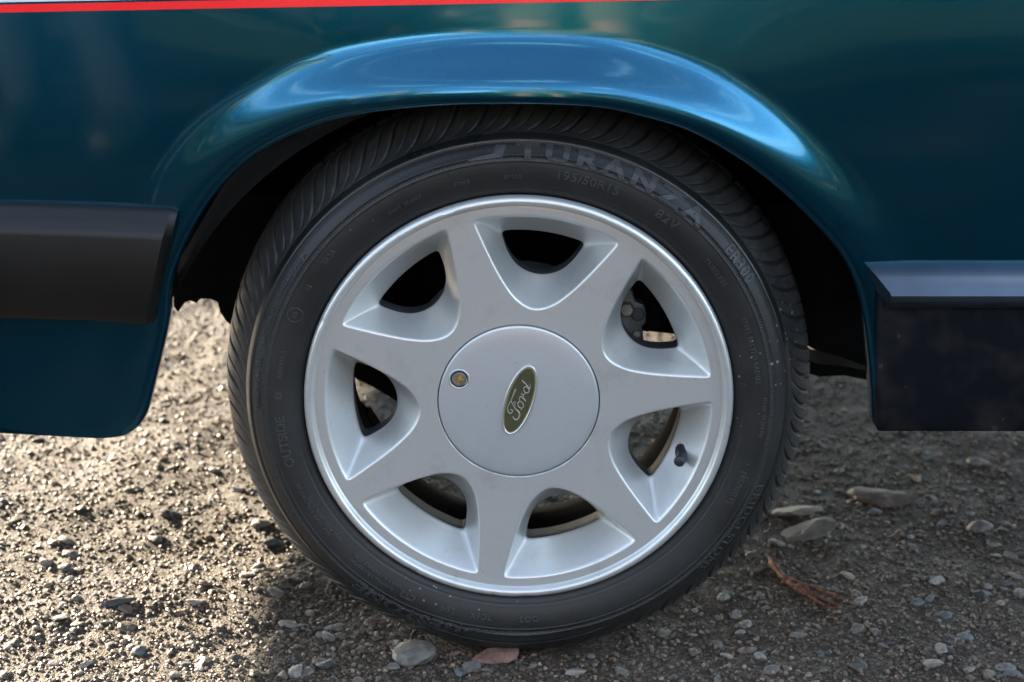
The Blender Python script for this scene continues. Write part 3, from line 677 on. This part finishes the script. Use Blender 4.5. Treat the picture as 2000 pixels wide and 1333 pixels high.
# enamel field (fan)
V = [(bc[0], yb-.0012, bc[1])]
for t in np.linspace(0, 2*np.pi, 96, endpoint=False):
    u, v = (la-.0027)*math.cos(t), (la*asp-.0027)*math.sin(t); V.append((bc[0]+u*math.cos(bang)-v*math.sin(bang), yb-.0010, bc[1]+u*math.sin(bang)+v*math.cos(bang)))
o = mesh('badge_field', V, [(0, 1+(i+1) % 96, 1+i) for i in range(96)], M_olive, wheel)
b = bmesh.new(); b.from_mesh(o.data); bmesh.ops.recalc_face_normals(b, faces=b.faces); b.to_mesh(o.data); b.free()
# script lettering traced stroke by stroke; (x, y, half width) in the enlarged photo
STR = [[(392, 488, 9), (382, 520, 14), (362, 572, 13), (340, 630, 9), (316, 690, 6), (285, 735, 6), (264, 785, 7), (262, 830, 9), (276, 872, 10), (305, 892, 10), (330, 880, 9), (340, 855, 8), (330, 832, 7), (308, 832, 6)],
       [(318, 692, 4), (338, 728, 5), (358, 770, 6), (388, 812, 8), (425, 850, 11), (450, 885, 13), (456, 925, 13), (440, 968, 12), (408, 992, 11), (375, 985, 9), (352, 955, 7), (348, 935, 6)],
       [(372, 828, 4), (380, 790, 4), (384, 755, 4), (368, 735, 4), (362, 712, 4), (376, 700, 4), (388, 712, 4), (384, 735, 4)],
       [(484, 838, 6), (478, 805, 7), (448, 790, 8), (428, 752, 8), (434, 712, 8), (462, 695, 8), (495, 712, 8), (518, 750, 10), (518, 785, 9), (495, 805, 8), (474, 800, 6)],
       [(470, 700, 5), (455, 660, 5), (462, 625, 7), (492, 622, 9), (520, 650, 10), (545, 678, 9), (556, 695, 7)],
       [(510, 635, 5), (522, 605, 7), (508, 582, 7), (488, 580, 7), (486, 560, 5)],
       [(528, 590, 6), (545, 560, 7), (528, 520, 8), (528, 478, 8), (552, 455, 8), (585, 470, 9), (608, 505, 10), (602, 545, 9), (575, 558, 8), (548, 548, 7)],
       [(494, 346, 6), (515, 375, 9), (548, 405, 9), (580, 440, 9), (606, 472, 8), (628, 482, 7), (632, 455, 5), (626, 425, 4), (612, 408, 4)]]
sV, sF = [], []
for s_ in STR:
    q = catmull([(x, y, w_) for x, y, w_ in s_], 6); pts = []
    for x, y, w_ in q:
        c3 = on_cap(960+x*.12, 700+y*.12); pts.append((c3[0], c3[1], w_*.12/2020*1.0))
    pts = np.array(pts); tg = np.gradient(pts[:, :2], axis=0); tg /= np.linalg.norm(tg, axis=1)[:, None]+1e-12; nn = np.stack([-tg[:, 1], tg[:, 0]], 1)
    s0 = len(sV)
    for i, (x, z, w_) in enumerate(pts):
        for sd_, y in ((-1, yb-.0011), (-.75, yb-.0015), (.75, yb-.0015), (1, yb-.0011)):
            sV.append((x+nn[i, 0]*w_*sd_, y, z+nn[i, 1]*w_*sd_))
    sF += [tuple(t+s0) for t in grid_faces(len(pts), 4)]
mesh('badge_script', sV, sF, M_script, wheel)['label'] = 'flowing script on the oval badge reading Ford'

# valve stem through the rim of the lower right window
def tube(name, pts, rads, mat, parent, n=20):
    P = np.array(pts, float); V = []
    for i, p in enumerate(P):
        t = P[min(i+1, len(P)-1)]-P[max(i-1, 0)]; t /= np.linalg.norm(t)+1e-12; u = np.cross(t, (0, 0, 1) if abs(t[2]) < .9 else (1, 0, 0)); u /= np.linalg.norm(u); v = np.cross(t, u)
        for k in range(n):
            a_ = 2*math.pi*k/n; V.append(p+rads[i]*(u*math.cos(a_)+v*math.sin(a_)))
    F = [tuple(t) for t in grid_faces(len(P), n, close_m=True)]+[tuple(range(n))[::-1], tuple((len(P)-1)*n+i for i in range(n))]
    o = mesh(name, V, F, mat, parent, sharp=50); b = bmesh.new(); b.from_mesh(o.data); bmesh.ops.recalc_face_normals(b, faces=b.faces); b.to_mesh(o.data); b.free(); return o
vb = at(1338, 882, .036)-np.array([0, 0, ZC]); vt = at(1326, 903, .010)-np.array([0, 0, ZC])
dv = (vt-vb)
tube('valve_stem', [vb-dv*.3, vb-dv*.05, vb+dv*.18, vb+dv*.3, vb+dv*.45, vb+dv*.8, vb+dv*.84, vb+dv*.97, vb+dv*1.0, vb+dv*1.005], [.0105, .0105, .0092, .0060, .0052, .0050, .0056, .0054, .0044, .0005], M_rubber, wheel)

# ---- brake caliper carrier seen through the upper right window
cal = empty('brake_caliper', (0, 0, ZC), car)
def cslab(name, pts, Y, th, mat, bev=.001):
    o = slab(name, pts, Y, th, mat, cal)
    for v in o.data.vertices: v.co.z -= ZC
    return bevel(o, bev, 2, 30)
cslab('carrier_plate', [(1196, 560), (1236, 566), (1240, 590), (1258, 596), (1262, 612), (1262, 632), (1254, 640), (1258, 668), (1230, 700), (1196, 690)], .076, .020, M_iron, .002)
cslab('caliper_body', [(1212, 520), (1262, 540), (1300, 640), (1262, 650), (1200, 600)], .108, .05, M_barrel, .002)
def cyl(name, px, py, Y, r, l_, mat, n=20):
    p = at(px, py, Y)-np.array([0, 0, ZC]); return tube(name, [p, p+np.array([0, -l_*.8, 0]), p+np.array([0, -l_, 0])], [r, r, r*.8], mat, cal, n)
cyl('bolt', 1223, 601, .077, .0078, .009, M_steel, 6)
cyl('bolt', 1245, 613, .077, .0065, .004, M_rubber, 20)
cyl('bolt', 1243, 650, .076, .0042, .006, M_steel, 6)

# ---- tyre
prof = np.array([(.2040, .016), (.2062, .0100), (.2082, .0072), (.2115, .0050), (.2140, .0040), (.2152, .0040), (.2158, .0028), (.2166, .0026), (.2200, .0012), (.2260, -.0006), (.2330, -.0016), (.2380, -.0016), (.2392, -.0015), (.2397, -.0022), (.2402, -.0014),
    (.2448, -.0010), (.2452, -.0016), (.2458, -.0006), (.2505, .0020), (.2550, .0062), (.2556, .0072), (.2560, .0066), (.2590, .0110), (.2618, .0158), (.2622, .0170)])
sh = catmull([(.2622, .0170), (.2668, .0220), (.2730, .0290), (.2785, .0365), (.2830, .0455), (.2860, .0560), (.2878, .0680), (.2888, .0830), (.2890, .0980)], 8)[1:]
prof2 = np.vstack([prof, sh]); back = np.array([(r, .196-y) for r, y in prof2[::-1][1:][::3]])
full = np.vstack([prof2, back]); nS = len(prof); NT = 2200
a = np.linspace(0, 2*np.pi, NT, endpoint=False)[:, None]; Rr = np.tile(full[:, 0], (NT, 1)); Yy = np.tile(full[:, 1], (NT, 1))
sp_ = np.zeros(len(full)); seglen = np.linalg.norm(np.diff(full, axis=0), axis=1); acc = np.concatenate([[0], np.cumsum(seglen)])
s = acc-acc[nS-1]                                        # 0 where the tread shoulder begins
Ltread = 2*(acc[nS-1+len(sh)]-acc[nS-1]); ss = np.tile(s, (NT, 1)); tt_ = np.clip(ss/.040, 0, 1)
pitch = 2*math.pi/58
th = a + .088*(1-tt_)**2.8 - .022*np.clip((ss-.018)/.03, 0, 1.6)**1.6
def groove(ph, wd):
    dd = (th/pitch+ph+.5) % 1-.5; return np.exp(-((dd*pitch*.27)/wd)**4)
fade = np.clip(ss/.006, 0, 1)*np.clip((Ltread-ss)/.006, 0, 1)
g = np.maximum.reduce([.0042*groove(0, .0017)*np.clip(ss/.018, .2, 1), .0022*groove(.5, .0009)*np.clip(ss/.014, .3, 1)])
saw = ((th/pitch*2) % 1); g = g - .0006*np.sin(np.pi*saw)**.8*np.clip(ss/.012, 0, 1)*np.clip((.05-ss)/.02, 0, 1)
g = g*fade*(ss > 0)
for yc, wd in ((.080, .0045), (.116, .0045)): g = np.maximum(g, .006*np.exp(-((Yy-yc)/wd)**4)*(Rr > .27))
lump = .0005*fbm(a*np.ones_like(ss)*.288, ss, 21, [(.012, 1), (.005, .8)])*(ss > 0)
tn = np.gradient(full, axis=0); tn /= np.linalg.norm(tn, axis=1)[:, None]; nrm_r, nrm_y = -tn[:, 1]*-1, -tn[:, 0]      # outward normal = (dy, -dr)
Rr = Rr - (g-lump)*nrm_r; Yy = Yy - (g-lump)*nrm_y
X = Rr*np.sin(a); Z = Rr*np.cos(a)
low = -(ZC-.0025); pen = np.clip(low-Z, 0, 1)                                      # flat where it stands, sides bulging a little
Yy = Yy + np.where(Yy < .098, -1, 1)*.5*np.clip(low+.035-Z, 0, .05)*np.clip((Rr-.215)/.02, 0, 1)*np.clip((.285-Rr)/.02, 0, 1)
Z = np.maximum(Z, low)
tyre = fast_mesh('tyre', np.stack([X, Yy, Z], -1).reshape(-1, 3), grid_faces(NT, len(full), close_n=True), M_tyre, wheel)
def tyre_y(r): return np.interp(r, prof2[:, 0], prof2[:, 1])
def tyre_text(txt, deg, rmid, size, name='sidewall_lettering', spread=1.0, raise_=.0007, flip=False, wide=1.0, bold=0., mat=None):
    """raised letters running clockwise round the sidewall, centred on deg (clockwise from the top)"""
    cu = bpy.data.curves.new('text', 'FONT'); cu.body = txt; cu.size = size; cu.align_x = 'CENTER'; cu.align_y = 'CENTER'; cu.space_character = spread
    cu.extrude = raise_; cu.bevel_depth = .00022; cu.bevel_resolution = 1; cu.offset = bold; cu.resolution_u = 4
    ob = bpy.data.objects.new('text', cu); C.objects.link(ob); dg = bpy.context.evaluated_depsgraph_get(); dg.update()
    me = bpy.data.meshes.new_from_object(ob.evaluated_get(dg)); bpy.data.objects.remove(ob)
    bb_ = bmesh.new(); bb_.from_mesh(me); bmesh.ops.triangulate(bb_, faces=bb_.faces)
    for _ in range(3):
        ed = [e_ for e_ in bb_.edges if e_.calc_length() > .0024]
        if ed: bmesh.ops.subdivide_edges(bb_, edges=ed, cuts=1); bmesh.ops.triangulate(bb_, faces=[f_ for f_ in bb_.faces if len(f_.verts) > 3])
    bb_.to_mesh(me); bb_.free()
    k = len(me.vertices); co = np.empty(k*3, np.float32); me.vertices.foreach_get('co', co); co = co.reshape(-1, 3)
    if flip: co[:, :2] *= -1
    aa = R_(deg)+co[:, 0]*wide/rmid; rr = rmid+co[:, 1]
    me.vertices.foreach_set('co', np.stack([rr*np.sin(aa), tyre_y(rr)-co[:, 2]-.0002, rr*np.cos(aa)], 1).astype(np.float32).ravel())
    me.materials.clear(); me.materials.append(mat or M_letter); me.update()
    o = bpy.data.objects.new(name, me); C.objects.link(o); o.parent = wheel; o['label'] = 'raised tyre lettering reading '+txt
    return o
cum = lambda: None
tyre_text('TURANZA', 21.3, .2478, .0190, spread=1.36, wide=1.72, bold=.0007)
tyre_text('ER300', 55.5, .2492, .0140, spread=1.1, wide=1.05, bold=.0003)
tyre_text('195/50R15', 16, .2290, .0118, spread=1.08, wide=1.1)
tyre_text('82V', 36.5, .2290, .0125, spread=1.1, wide=1.15)
tyre_text('TUBELESS', 54, .2265, .0062, spread=1.25)
tyre_text('STEEL BELTED RADIAL', 76, .2285, .0062, spread=1.15)
tyre_text('BP3R2', -1.5, .2245, .0052, spread=1.2); tyre_text('57895', -13.5, .2245, .0052, spread=1.2); tyre_text('UNIT 204007', -28, .2245, .0048, spread=1.3)
tyre_text('3R2A', -50, .2300, .0072, spread=1.1); tyre_text('02', -59, .2290, .0066)
tyre_text('E4', -66.5, .2290, .0062)
tyre_text('TREADWEAR 220   TRACTION A   TEMPERATURE A', -72, .2500, .0052, spread=1.45)
tyre_text('0225912-S', -79.5, .2290, .0056, spread=1.2); tyre_text('E3', -87.5, .2290, .0072)
tyre_text('OUTSIDE', -99.5, .2290, .0122, spread=1.08)
tyre_text('MAX. LOAD 475kg (1047LBS)', -118.5, .2290, .0044, spread=1.15); tyre_text('MAX. PRESS 350kPa (51PSI)', -122, .2245, .0044, spread=1.1)
tyre_text('SIDEWALL 1 PLY RAYON', -141, .2310, .0042, spread=1.15); tyre_text('TREAD 1 PLY RAYON 2 STEEL', -142, .2250, .0042, spread=1.15)
tyre_text('CT2', -151.5, .2300, .0090); tyre_text('L6H', -162, .2280, .0082); tyre_text('7C6K', -170.5, .2280, .0085, spread=1.15); tyre_text('DOT', 177.5, .2280, .0085, spread=1.15)
tyre_text('BRIDGESTONE', -160, .2480, .0185, spread=1.15, wide=1.3, bold=.0004, mat=M_letter)
tyre_text('195/50R15', 112, .2285, .0080, spread=1.1); tyre_text('MADE IN JAPAN', 93, .2345, .0046, spread=1.3); tyre_text('BRIDGESTONE', 122, .2490, .0120, spread=1.2, wide=1.2)
wm = [(-11.5, .2440), (-9.5, .2462), (-5.5, .2475), (-4.8, .2540), (-2.6, .2540), (-3.6, .2440)]
wv = [(r_*math.sin(R_(a_)), tyre_y(r_)-hh_, r_*math.cos(R_(a_))) for hh_ in (.0010, -.0002) for a_, r_ in wm]
mesh('sidewall_lettering', wv, [(0, 1, 2, 5), (2, 3, 4, 5)]+[(i, (i+1) % 6, (i+1) % 6+6, i+6) for i in range(6)], M_letter, wheel, smooth=False)['label'] = 'raised slanted mark before the big tyre lettering'
# ring round the E4 mark
er = []; 
for t in np.linspace(0, 2*np.pi, 40, endpoint=False):
    for q in (.0066, .0069, .0073, .0076):
        r_ = .2290+q*math.cos(t); a_ = R_(-66.5)+q*math.sin(t)/.229; er.append((r_*math.sin(a_), tyre_y(r_)-(.0006 if q in (.0069, .0073) else -.0001), r_*math.cos(a_)))
mesh('sidewall_lettering', er, grid_faces(40, 4, close_n=True), M_letter, wheel)['label'] = 'raised ring round the E4 mark on the tyre'

# =================================================================== LOOSE STONES AND THE TWIG
SCOL = {'grey': (.120, .106, .090), 'pale': (.185, .165, .138), 'bluish': (.082, .086, .084), 'brown': (.11, .082, .060), 'dark': (.05, .047, .042), 'pink': (.15, .082, .062), 'orange': (.34, .12, .055)}
SM = {k: stone_material(k+'_stone', v, sc=2.4, bd=.012) for k, v in SCOL.items()}
ROCKS = []
for i in range(18):
    V, F = rock(3, 500+i, random.uniform(.45, .8), .3, 9); me = bpy.data.meshes.new('stone')
    me.from_pydata([tuple(v) for v in V], [], [tuple(map(int, f)) for f in F]); me.materials.append(SM['grey']); me.polygons.foreach_set('use_smooth', np.full(len(F), True)); me.set_sharp_from_angle(angle=R_(28)); ROCKS.append(me)
def stone(i, x, y, s, col, rz, label, cat='stone', group=None, name='stone', sq=(1, 1, 1), sink=.25):
    key = (i, col)
    me = VAR.get(key)
    if me is None: me = ROCKS[i].copy(); me.materials.clear(); me.materials.append(SM[col]); VAR[key] = me
    o = bpy.data.objects.new(name, me); C.objects.link(o); o.scale = (s*sq[0], s*sq[1], s*sq[2]); o.rotation_euler = (random.uniform(-.25, .25), random.uniform(-.25, .25), rz)
    z = float(ground_z(np.array([x]), np.array([y]))[0]); o.location = (x, y, z+s*sq[2]*sink); tag(o, label, cat, group); return o
VAR = {}
def pst(px, py, wpx, col, label, i, sq=(1, 1, 1), rz=0., sink=.2):
    g_ = gnd(px, py); dist = math.dist(g_, (CX, CY, CZ)); s = wpx/2/FPX*dist/1.15
    stone(i, g_[0], g_[1], s, col, rz, label, sq=sq, sink=sink)
pst(815, 1286, 108, 'grey', 'large flat grey stone wedged against the bottom of the tyre, left of the pinkish one', 0, (1, .85, .62), .1, .35)
pst(965, 1290, 100, 'pink', 'large pinkish brown stone under the bottom of the tyre', 3, (1, .75, .55), .2, .25)
pst(986, 1273, 22, 'orange', 'small round orange stone on the right end of the pinkish stone', 5, (1, .8, .9), 0, .9)
pst(888, 1279, 28, 'pink', 'small reddish stone between the large grey stone and the pinkish stone', 7, (1, .7, .7), .3)
pst(901, 1315, 36, 'bluish', 'bluish grey stone at the bottom edge below the pinkish stone', 1, (1, 1.1, .8), .4, .2)
pst(1124, 1316, 36, 'pale', 'whitish angular stone at the bottom edge below the middle of the tyre', 2, (1.1, .8, .7), .5)
pst(1912, 1040, 62, 'grey', 'oval pale grey stone on the shaded ground at the far right', 4, (1, .8, .6), 0, .5)
pst(1583, 1049, 112, 'grey', 'flat grey stone just right of the tyre, in the shade', 6, (1.1, .7, .35), .1, .6)
pst(1560, 1010, 112, 'brown', 'flat brownish stone touching the right side of the tyre, in the shade', 8, (1.1, .8, .3), -.2, .6)
pst(1715, 978, 135, 'brown', 'broad brown stone lying flat between tyre and sill', 9, (1.1, .7, .35), -.3)
pst(1708, 1006, 34, 'bluish', 'blue-grey pebble in front of the broad brown stone', 10, (1, .8, .8), .4)
pst(1698, 943, 50, 'brown', 'rounded tan stone behind the broad brown stone', 11, (1, .8, .7), 0)
pst(1908, 909, 50, 'pale', 'tan stone in the shade under the sill at the far right', 12, (1, .7, .6), 0)
pst(1895, 1009, 16, 'pale', 'small white pebble above the oval pale grey stone', 13)
pst(1960, 1025, 22, 'grey', 'small round grey pebble right of the oval pale grey stone', 14)
pst(1790, 1190, 30, 'bluish', 'blue-grey chipped stone right of the reddish twig', 15, (1, .9, .9), .2)
pst(1848, 1214, 42, 'bluish', 'flat blue-grey stone right of the chipped stone', 16, (1, .8, .45), .2)
pst(1672, 1242, 40, 'grey', 'grey rounded stone below the end of the reddish twig', 17, (1, .9, .8), .7)
pst(1558, 1249, 30, 'grey', 'small pinkish grey stone left of the grey rounded stone', 2, (1, .8, .7), .3)
pst(1820, 1308, 46, 'pale', 'pale speckled angular stone near the bottom right corner', 3, (.8, 1.2, .8), .6)
pst(1962, 1312, 46, 'grey', 'flat grey stone in the bottom right corner', 4, (1.1, .8, .5), 0)
pst(1506, 1317, 34, 'grey', 'light grey stone at the bottom edge below the reddish twig', 5, (1, .9, .7), 0)
pst(130, 1122, 28, 'bluish', 'dark round bluish pebble in the sunlit gravel at the left', 6, (1, 1, 1), 0, .5)
pst(232, 1197, 54, 'dark', 'long dark slate stone in the sunlit gravel at the left', 7, (1.25, .6, .5), .35, .4)
pst(250, 1238, 44, 'brown', 'rounded brown stone in front of the long dark slate stone', 8, (1, .9, .6), .1, .3)
pst(330, 1015, 44, 'dark', 'dark round stone left of the tyre where sun turns to shade', 9, (1, .9, .9), 0, .4)
pst(306, 1053, 32, 'dark', 'small dark stone in front of the dark round stone', 10, (1, .9, .9), 0, .4)
pst(440, 1012, 22, 'pink', 'small peach coloured stone glinting left of the tyre', 11, (1, 1, 1), 0, .5)
pst(508, 1036, 44, 'grey', 'grey stone close to the left side of the tyre', 12, (1, .8, .8), 0, .3)
pst(383, 1193, 38, 'pale', 'pale squarish flat stone between the bumper corner and the tyre', 13, (1, .8, .5), .1, .3)
pst(651, 1231, 32, 'grey', 'dull grey stone near the lower left of the tyre', 14, (1.1, .8, .7), .4, .3)
pst(76, 855, 0.1+26, 'dark', 'dark stone in the sunlit gravel just below the bumper corner', 15, (1.3, .8, .8), 0, .4)
pst(75, 1218+22, 30, 'grey', 'grey stone in the bottom left sunlit gravel', 16, (1, .8, .6), 0, .3)
# the many others, grouped by colour and by sun or shade
cols = ['grey', 'pale', 'bluish', 'brown', 'dark']; wts = [.36, .17, .09, .22, .16]
txt = {'grey': 'small grey stone', 'pale': 'small pale stone', 'bluish': 'small bluish grey stone', 'brown': 'small brown stone', 'dark': 'small dark stone'}
cnt = 0; used_ = set()
while cnt < 255:
    px, py = random.uniform(0, 2000), 1333-480*random.random()**1.35
    if ((px-1014)/585)**2+((py-777)/500)**2 < 1: continue
    if px > 1700 and py < 860: continue
    g_ = gnd(px, py)
    if abs(g_[0]) < .11 and .0 < g_[1] < .2: continue
    side = 'left' if px < 1000 else 'right'; c_ = random.choices(cols, wts)[0]
    s = .0042+.0060*random.random()**2.4
    flat = random.uniform(.45, .95); shp = 'flat' if flat < .62 else ('rounded' if flat < .8 else 'chunky')
    big = 'mid-sized' if s > .0078 else ('small' if s > .0055 else 'tiny')
    col_ = ('by the left edge' if px < 170 else 'below the bumper end' if px < 330 else 'halfway between bumper and tyre' if px < 480 else 'close to the tyre at its left' if px < 760 else
            'in front of the tyre' if px < 1250 else 'just right of the tyre' if px < 1480 else 'around the reddish twig' if px < 1680 else 'below the sill' if px < 1850 else 'by the right edge')
    row_ = ('far back' if py < 960 else 'towards the back' if py < 1060 else 'in the middle distance' if py < 1160 else 'towards the front' if py < 1250 else 'at the very front')
    lab = f"{big} {shp} {c_.replace('bluish', 'bluish grey')} stone {row_}, {col_}"
    if lab in used_: continue
    used_.add(lab)
    stone(random.randrange(18), g_[0], g_[1], s, c_, random.uniform(0, 6.28), lab, group=f"{txt[c_]}s {'left' if side=='left' else 'right'} of the tyre", sq=(1, random.uniform(.7, 1), flat), sink=random.uniform(-.1, .35))
    cnt += 1
# reddish twig, split at its end
M_twig = simple('rust_red_bark', (.125, .044, .022), .7, bump=.8, bscale=500, var=.6, vscale=220)
tw = empty('fallen_twig', tuple(gnd(1570, 1150))); tag(tw, 'rust red bark twig lying on the shaded dirt right of the tyre', 'twig')
def twig(name, pts, r0, r1, lift=.004, w=1):
    P = []; 
    for px, py in pts: g_ = gnd(px, py); P.append((g_[0], g_[1], float(ground_z(np.array([g_[0]]), np.array([g_[1]]))[0])+lift))
    P = catmull(P, 7); P += rng.normal(0, .0006, P.shape); P[:, 2] = np.maximum(P[:, 2], P[:, 2].mean()-.002)
    rad = np.linspace(0, 1, len(P)); rad = (r0*np.sin(np.clip(rad*2.2+.35, 0, 1.57))*(1-rad)+r1*rad)*rng.uniform(.75, 1.2, len(P))
    o = tube(name, P, rad, M_twig, None, 9); o.parent = tw; o.location = -tw.location; return o
twig('stem', [(1500, 1102), (1515, 1125), (1540, 1148), (1570, 1166), (1605, 1182), (1640, 1200)], .0062, .0016)
twig('splinter', [(1530, 1140), (1560, 1156), (1590, 1166), (1630, 1182), (1652, 1192)], .0040, .0008, .006)
twig('splinter', [(1545, 1155), (1580, 1176), (1612, 1196), (1646, 1206)], .0030, .0006, .003)

# =================================================================== WHAT THE PAINT MIRRORS: hedge beyond the verge
M_leaf = simple('hedge_leaf', (.050, .060, .040), .6, var=.5, vscale=3)
def hedge():
    n_ = 30000; x = rng.uniform(-22, 22, n_); h = 3.4+1.3*np.sin(x*.45)+.7*np.sin(x*1.3+1)
    z = rng.random(n_)**.8*h; y = -13+1.6*np.abs(rng.normal(size=n_))**.5*np.sign(rng.random(n_)-.5)
    c = np.stack([x, y, z], 1)
    u = rng.normal(size=(n_, 3)); u /= np.linalg.norm(u, axis=1)[:, None]; v = np.cross(u, rng.normal(size=(n_, 3))); v /= np.linalg.norm(v, axis=1)[:, None]
    s_ = rng.uniform(.10, .24, (n_, 1)); V = np.stack([c-u*s_, c+v*s_*.5, c+u*s_, c-v*s_*.5], 1).reshape(-1, 3)
    o = fast_mesh('hedge', V, np.arange(n_*4).reshape(-1, 4), M_leaf, smooth=False); tag(o, 'tall green hedge behind the photographer, mirrored in the paint', 'hedge')
hedge()

# people standing in front of the car: the paint mirrors their legs
def person(x, y, rz, label, skin, top, legs, long_legs):
    root = empty('person', (x, y, -.018)); root.rotation_euler = (0, 0, rz); tag(root, label, 'person')
    J = {'pel': (0, 0, .95, .13, .10), 'wst': (0, .01, 1.10, .13, .09), 'chs': (0, .01, 1.32, .155, .10), 'nk0': (0, .0, 1.46, .07, .06), 'nk1': (0, .02, 1.52, .052, .052), 'hd0': (0, .03, 1.60, .072, .08), 'hd1': (0, .03, 1.70, .078, .09), 'hd2': (0, .02, 1.77, .05, .06), 'nose': (0, .125, 1.63, .014, .016)}
    E = [('pel', 'wst'), ('wst', 'chs'), ('chs', 'nk0'), ('nk0', 'nk1'), ('nk1', 'hd0'), ('hd0', 'hd1'), ('hd1', 'hd2'), ('hd0', 'nose')]
    for sd, t in ((-1, 'l'), (1, 'r')):
        J.update({t+'hip': (sd*.09, 0, .88, .085, .085), t+'kn': (sd*.095, .02, .50, .055, .055), t+'cf': (sd*.095, -.015, .36, .054, .054), t+'an': (sd*.095, -.01, .10, .034, .036), t+'ft': (sd*.10, .05, .045, .038, .032), t+'to': (sd*.105, .16, .035, .036, .024),
                  t+'sh': (sd*.18, .01, 1.42, .055, .055), t+'el': (sd*.25, -.01, 1.14, .040, .040), t+'wr': (sd*.24, .10, .92, .026, .024), t+'hn': (sd*.235, .13, .85, .034, .018)})
        E += [('pel', t+'hip'), (t+'hip', t+'kn'), (t+'kn', t+'cf'), (t+'cf', t+'an'), (t+'an', t+'ft'), (t+'ft', t+'to'), ('nk0', t+'sh'), (t+'sh', t+'el'), (t+'el', t+'wr'), (t+'wr', t+'hn')]
        for i, (dx, ln) in enumerate(((-.022, .062), (-.008, .074), (.007, .070), (.021, .055))):
            J[t+'f%d' % i] = (sd*(.235+dx*.2), .135+dx, .80, .009, .009); J[t+'g%d' % i] = (sd*.228, .140+dx*1.2, .80-ln*.6, .0075, .0075)
            E += [(t+'hn', t+'f%d' % i), (t+'f%d' % i, t+'g%d' % i)]
        J[t+'th'] = (sd*.21, .165, .835, .010, .010); J[t+'ti'] = (sd*.205, .18, .80, .008, .008); E += [(t+'hn', t+'th'), (t+'th', t+'ti')]
    names = list(J); me = bpy.data.meshes.new('body'); me.from_pydata([J[n][:3] for n in names], [(names.index(a_), names.index(b_)) for a_, b_ in E], [])
    ob = bpy.data.objects.new('tmp', me); C.objects.link(ob); sk_ = ob.modifiers.new('skin', 'SKIN'); sk_.use_smooth_shade = True
    for i, n_ in enumerate(names):
        sv = me.skin_vertices[0].data[i]; sv.radius = J[n_][3:5]; sv.use_root = (n_ == 'pel')
    su = ob.modifiers.new('sub', 'SUBSURF'); su.levels = 2; su.render_levels = 2
    dg = bpy.context.evaluated_depsgraph_get(); dg.update(); bd = bpy.data.meshes.new_from_object(ob.evaluated_get(dg)); bpy.data.objects.remove(ob)
    bd.materials.clear(); bd.materials.append(skin); o_ = bpy.data.objects.new('body', bd); C.objects.link(o_); o_.parent = root
    def cloth(name, test, off_, m_):
        b_ = bmesh.new(); b_.from_mesh(bd); bmesh.ops.delete(b_, geom=[f_ for f_ in b_.faces if not test(f_.calc_center_median())], context='FACES')
        b_.normal_update()
        for v_ in b_.verts: v_.co += v_.normal*off_
        m2 = bpy.data.meshes.new(name); b_.to_mesh(m2); b_.free(); m2.materials.clear(); m2.materials.append(m_)
        q_ = bpy.data.objects.new(name, m2); C.objects.link(q_); q_.parent = root
    cloth('trousers' if long_legs else 'shorts', lambda c: (.09 if long_legs else .68) < c.z < 1.04 and abs(c.x) < .19, .014, legs)
    cloth('shirt', lambda c: (1.0 < c.z < 1.49 and abs(c.x) < .20) or (1.2 < c.z < 1.49), .012, top)
    cloth('shoes', lambda c: c.z < .095, .010, M_rubber)
    cloth('hair', lambda c: c.z > 1.66 and not (c.y > .075 and c.z < 1.74) or (c.z > 1.56 and c.y < 0 and abs(c.x) < .1), .010, M_twig)
M_skin = simple('skin', (.46, .25, .17), .5, spec=.4); M_den = simple('dark_denim', (.02, .028, .045), .85, var=.3, vscale=40)
M_tee = simple('grey_cotton', (.16, .17, .18), .9); M_khaki = simple('khaki_cotton', (.20, .16, .10), .9)
person(.135, -2.20, 0, 'person in shorts and grey shirt standing behind the camera, mirrored in the paint', M_skin, M_tee, M_khaki, False)
person(-.98, -2.35, .1, 'person in dark trousers standing left of the camera, mirrored in the paint', M_skin, M_khaki, M_den, True)
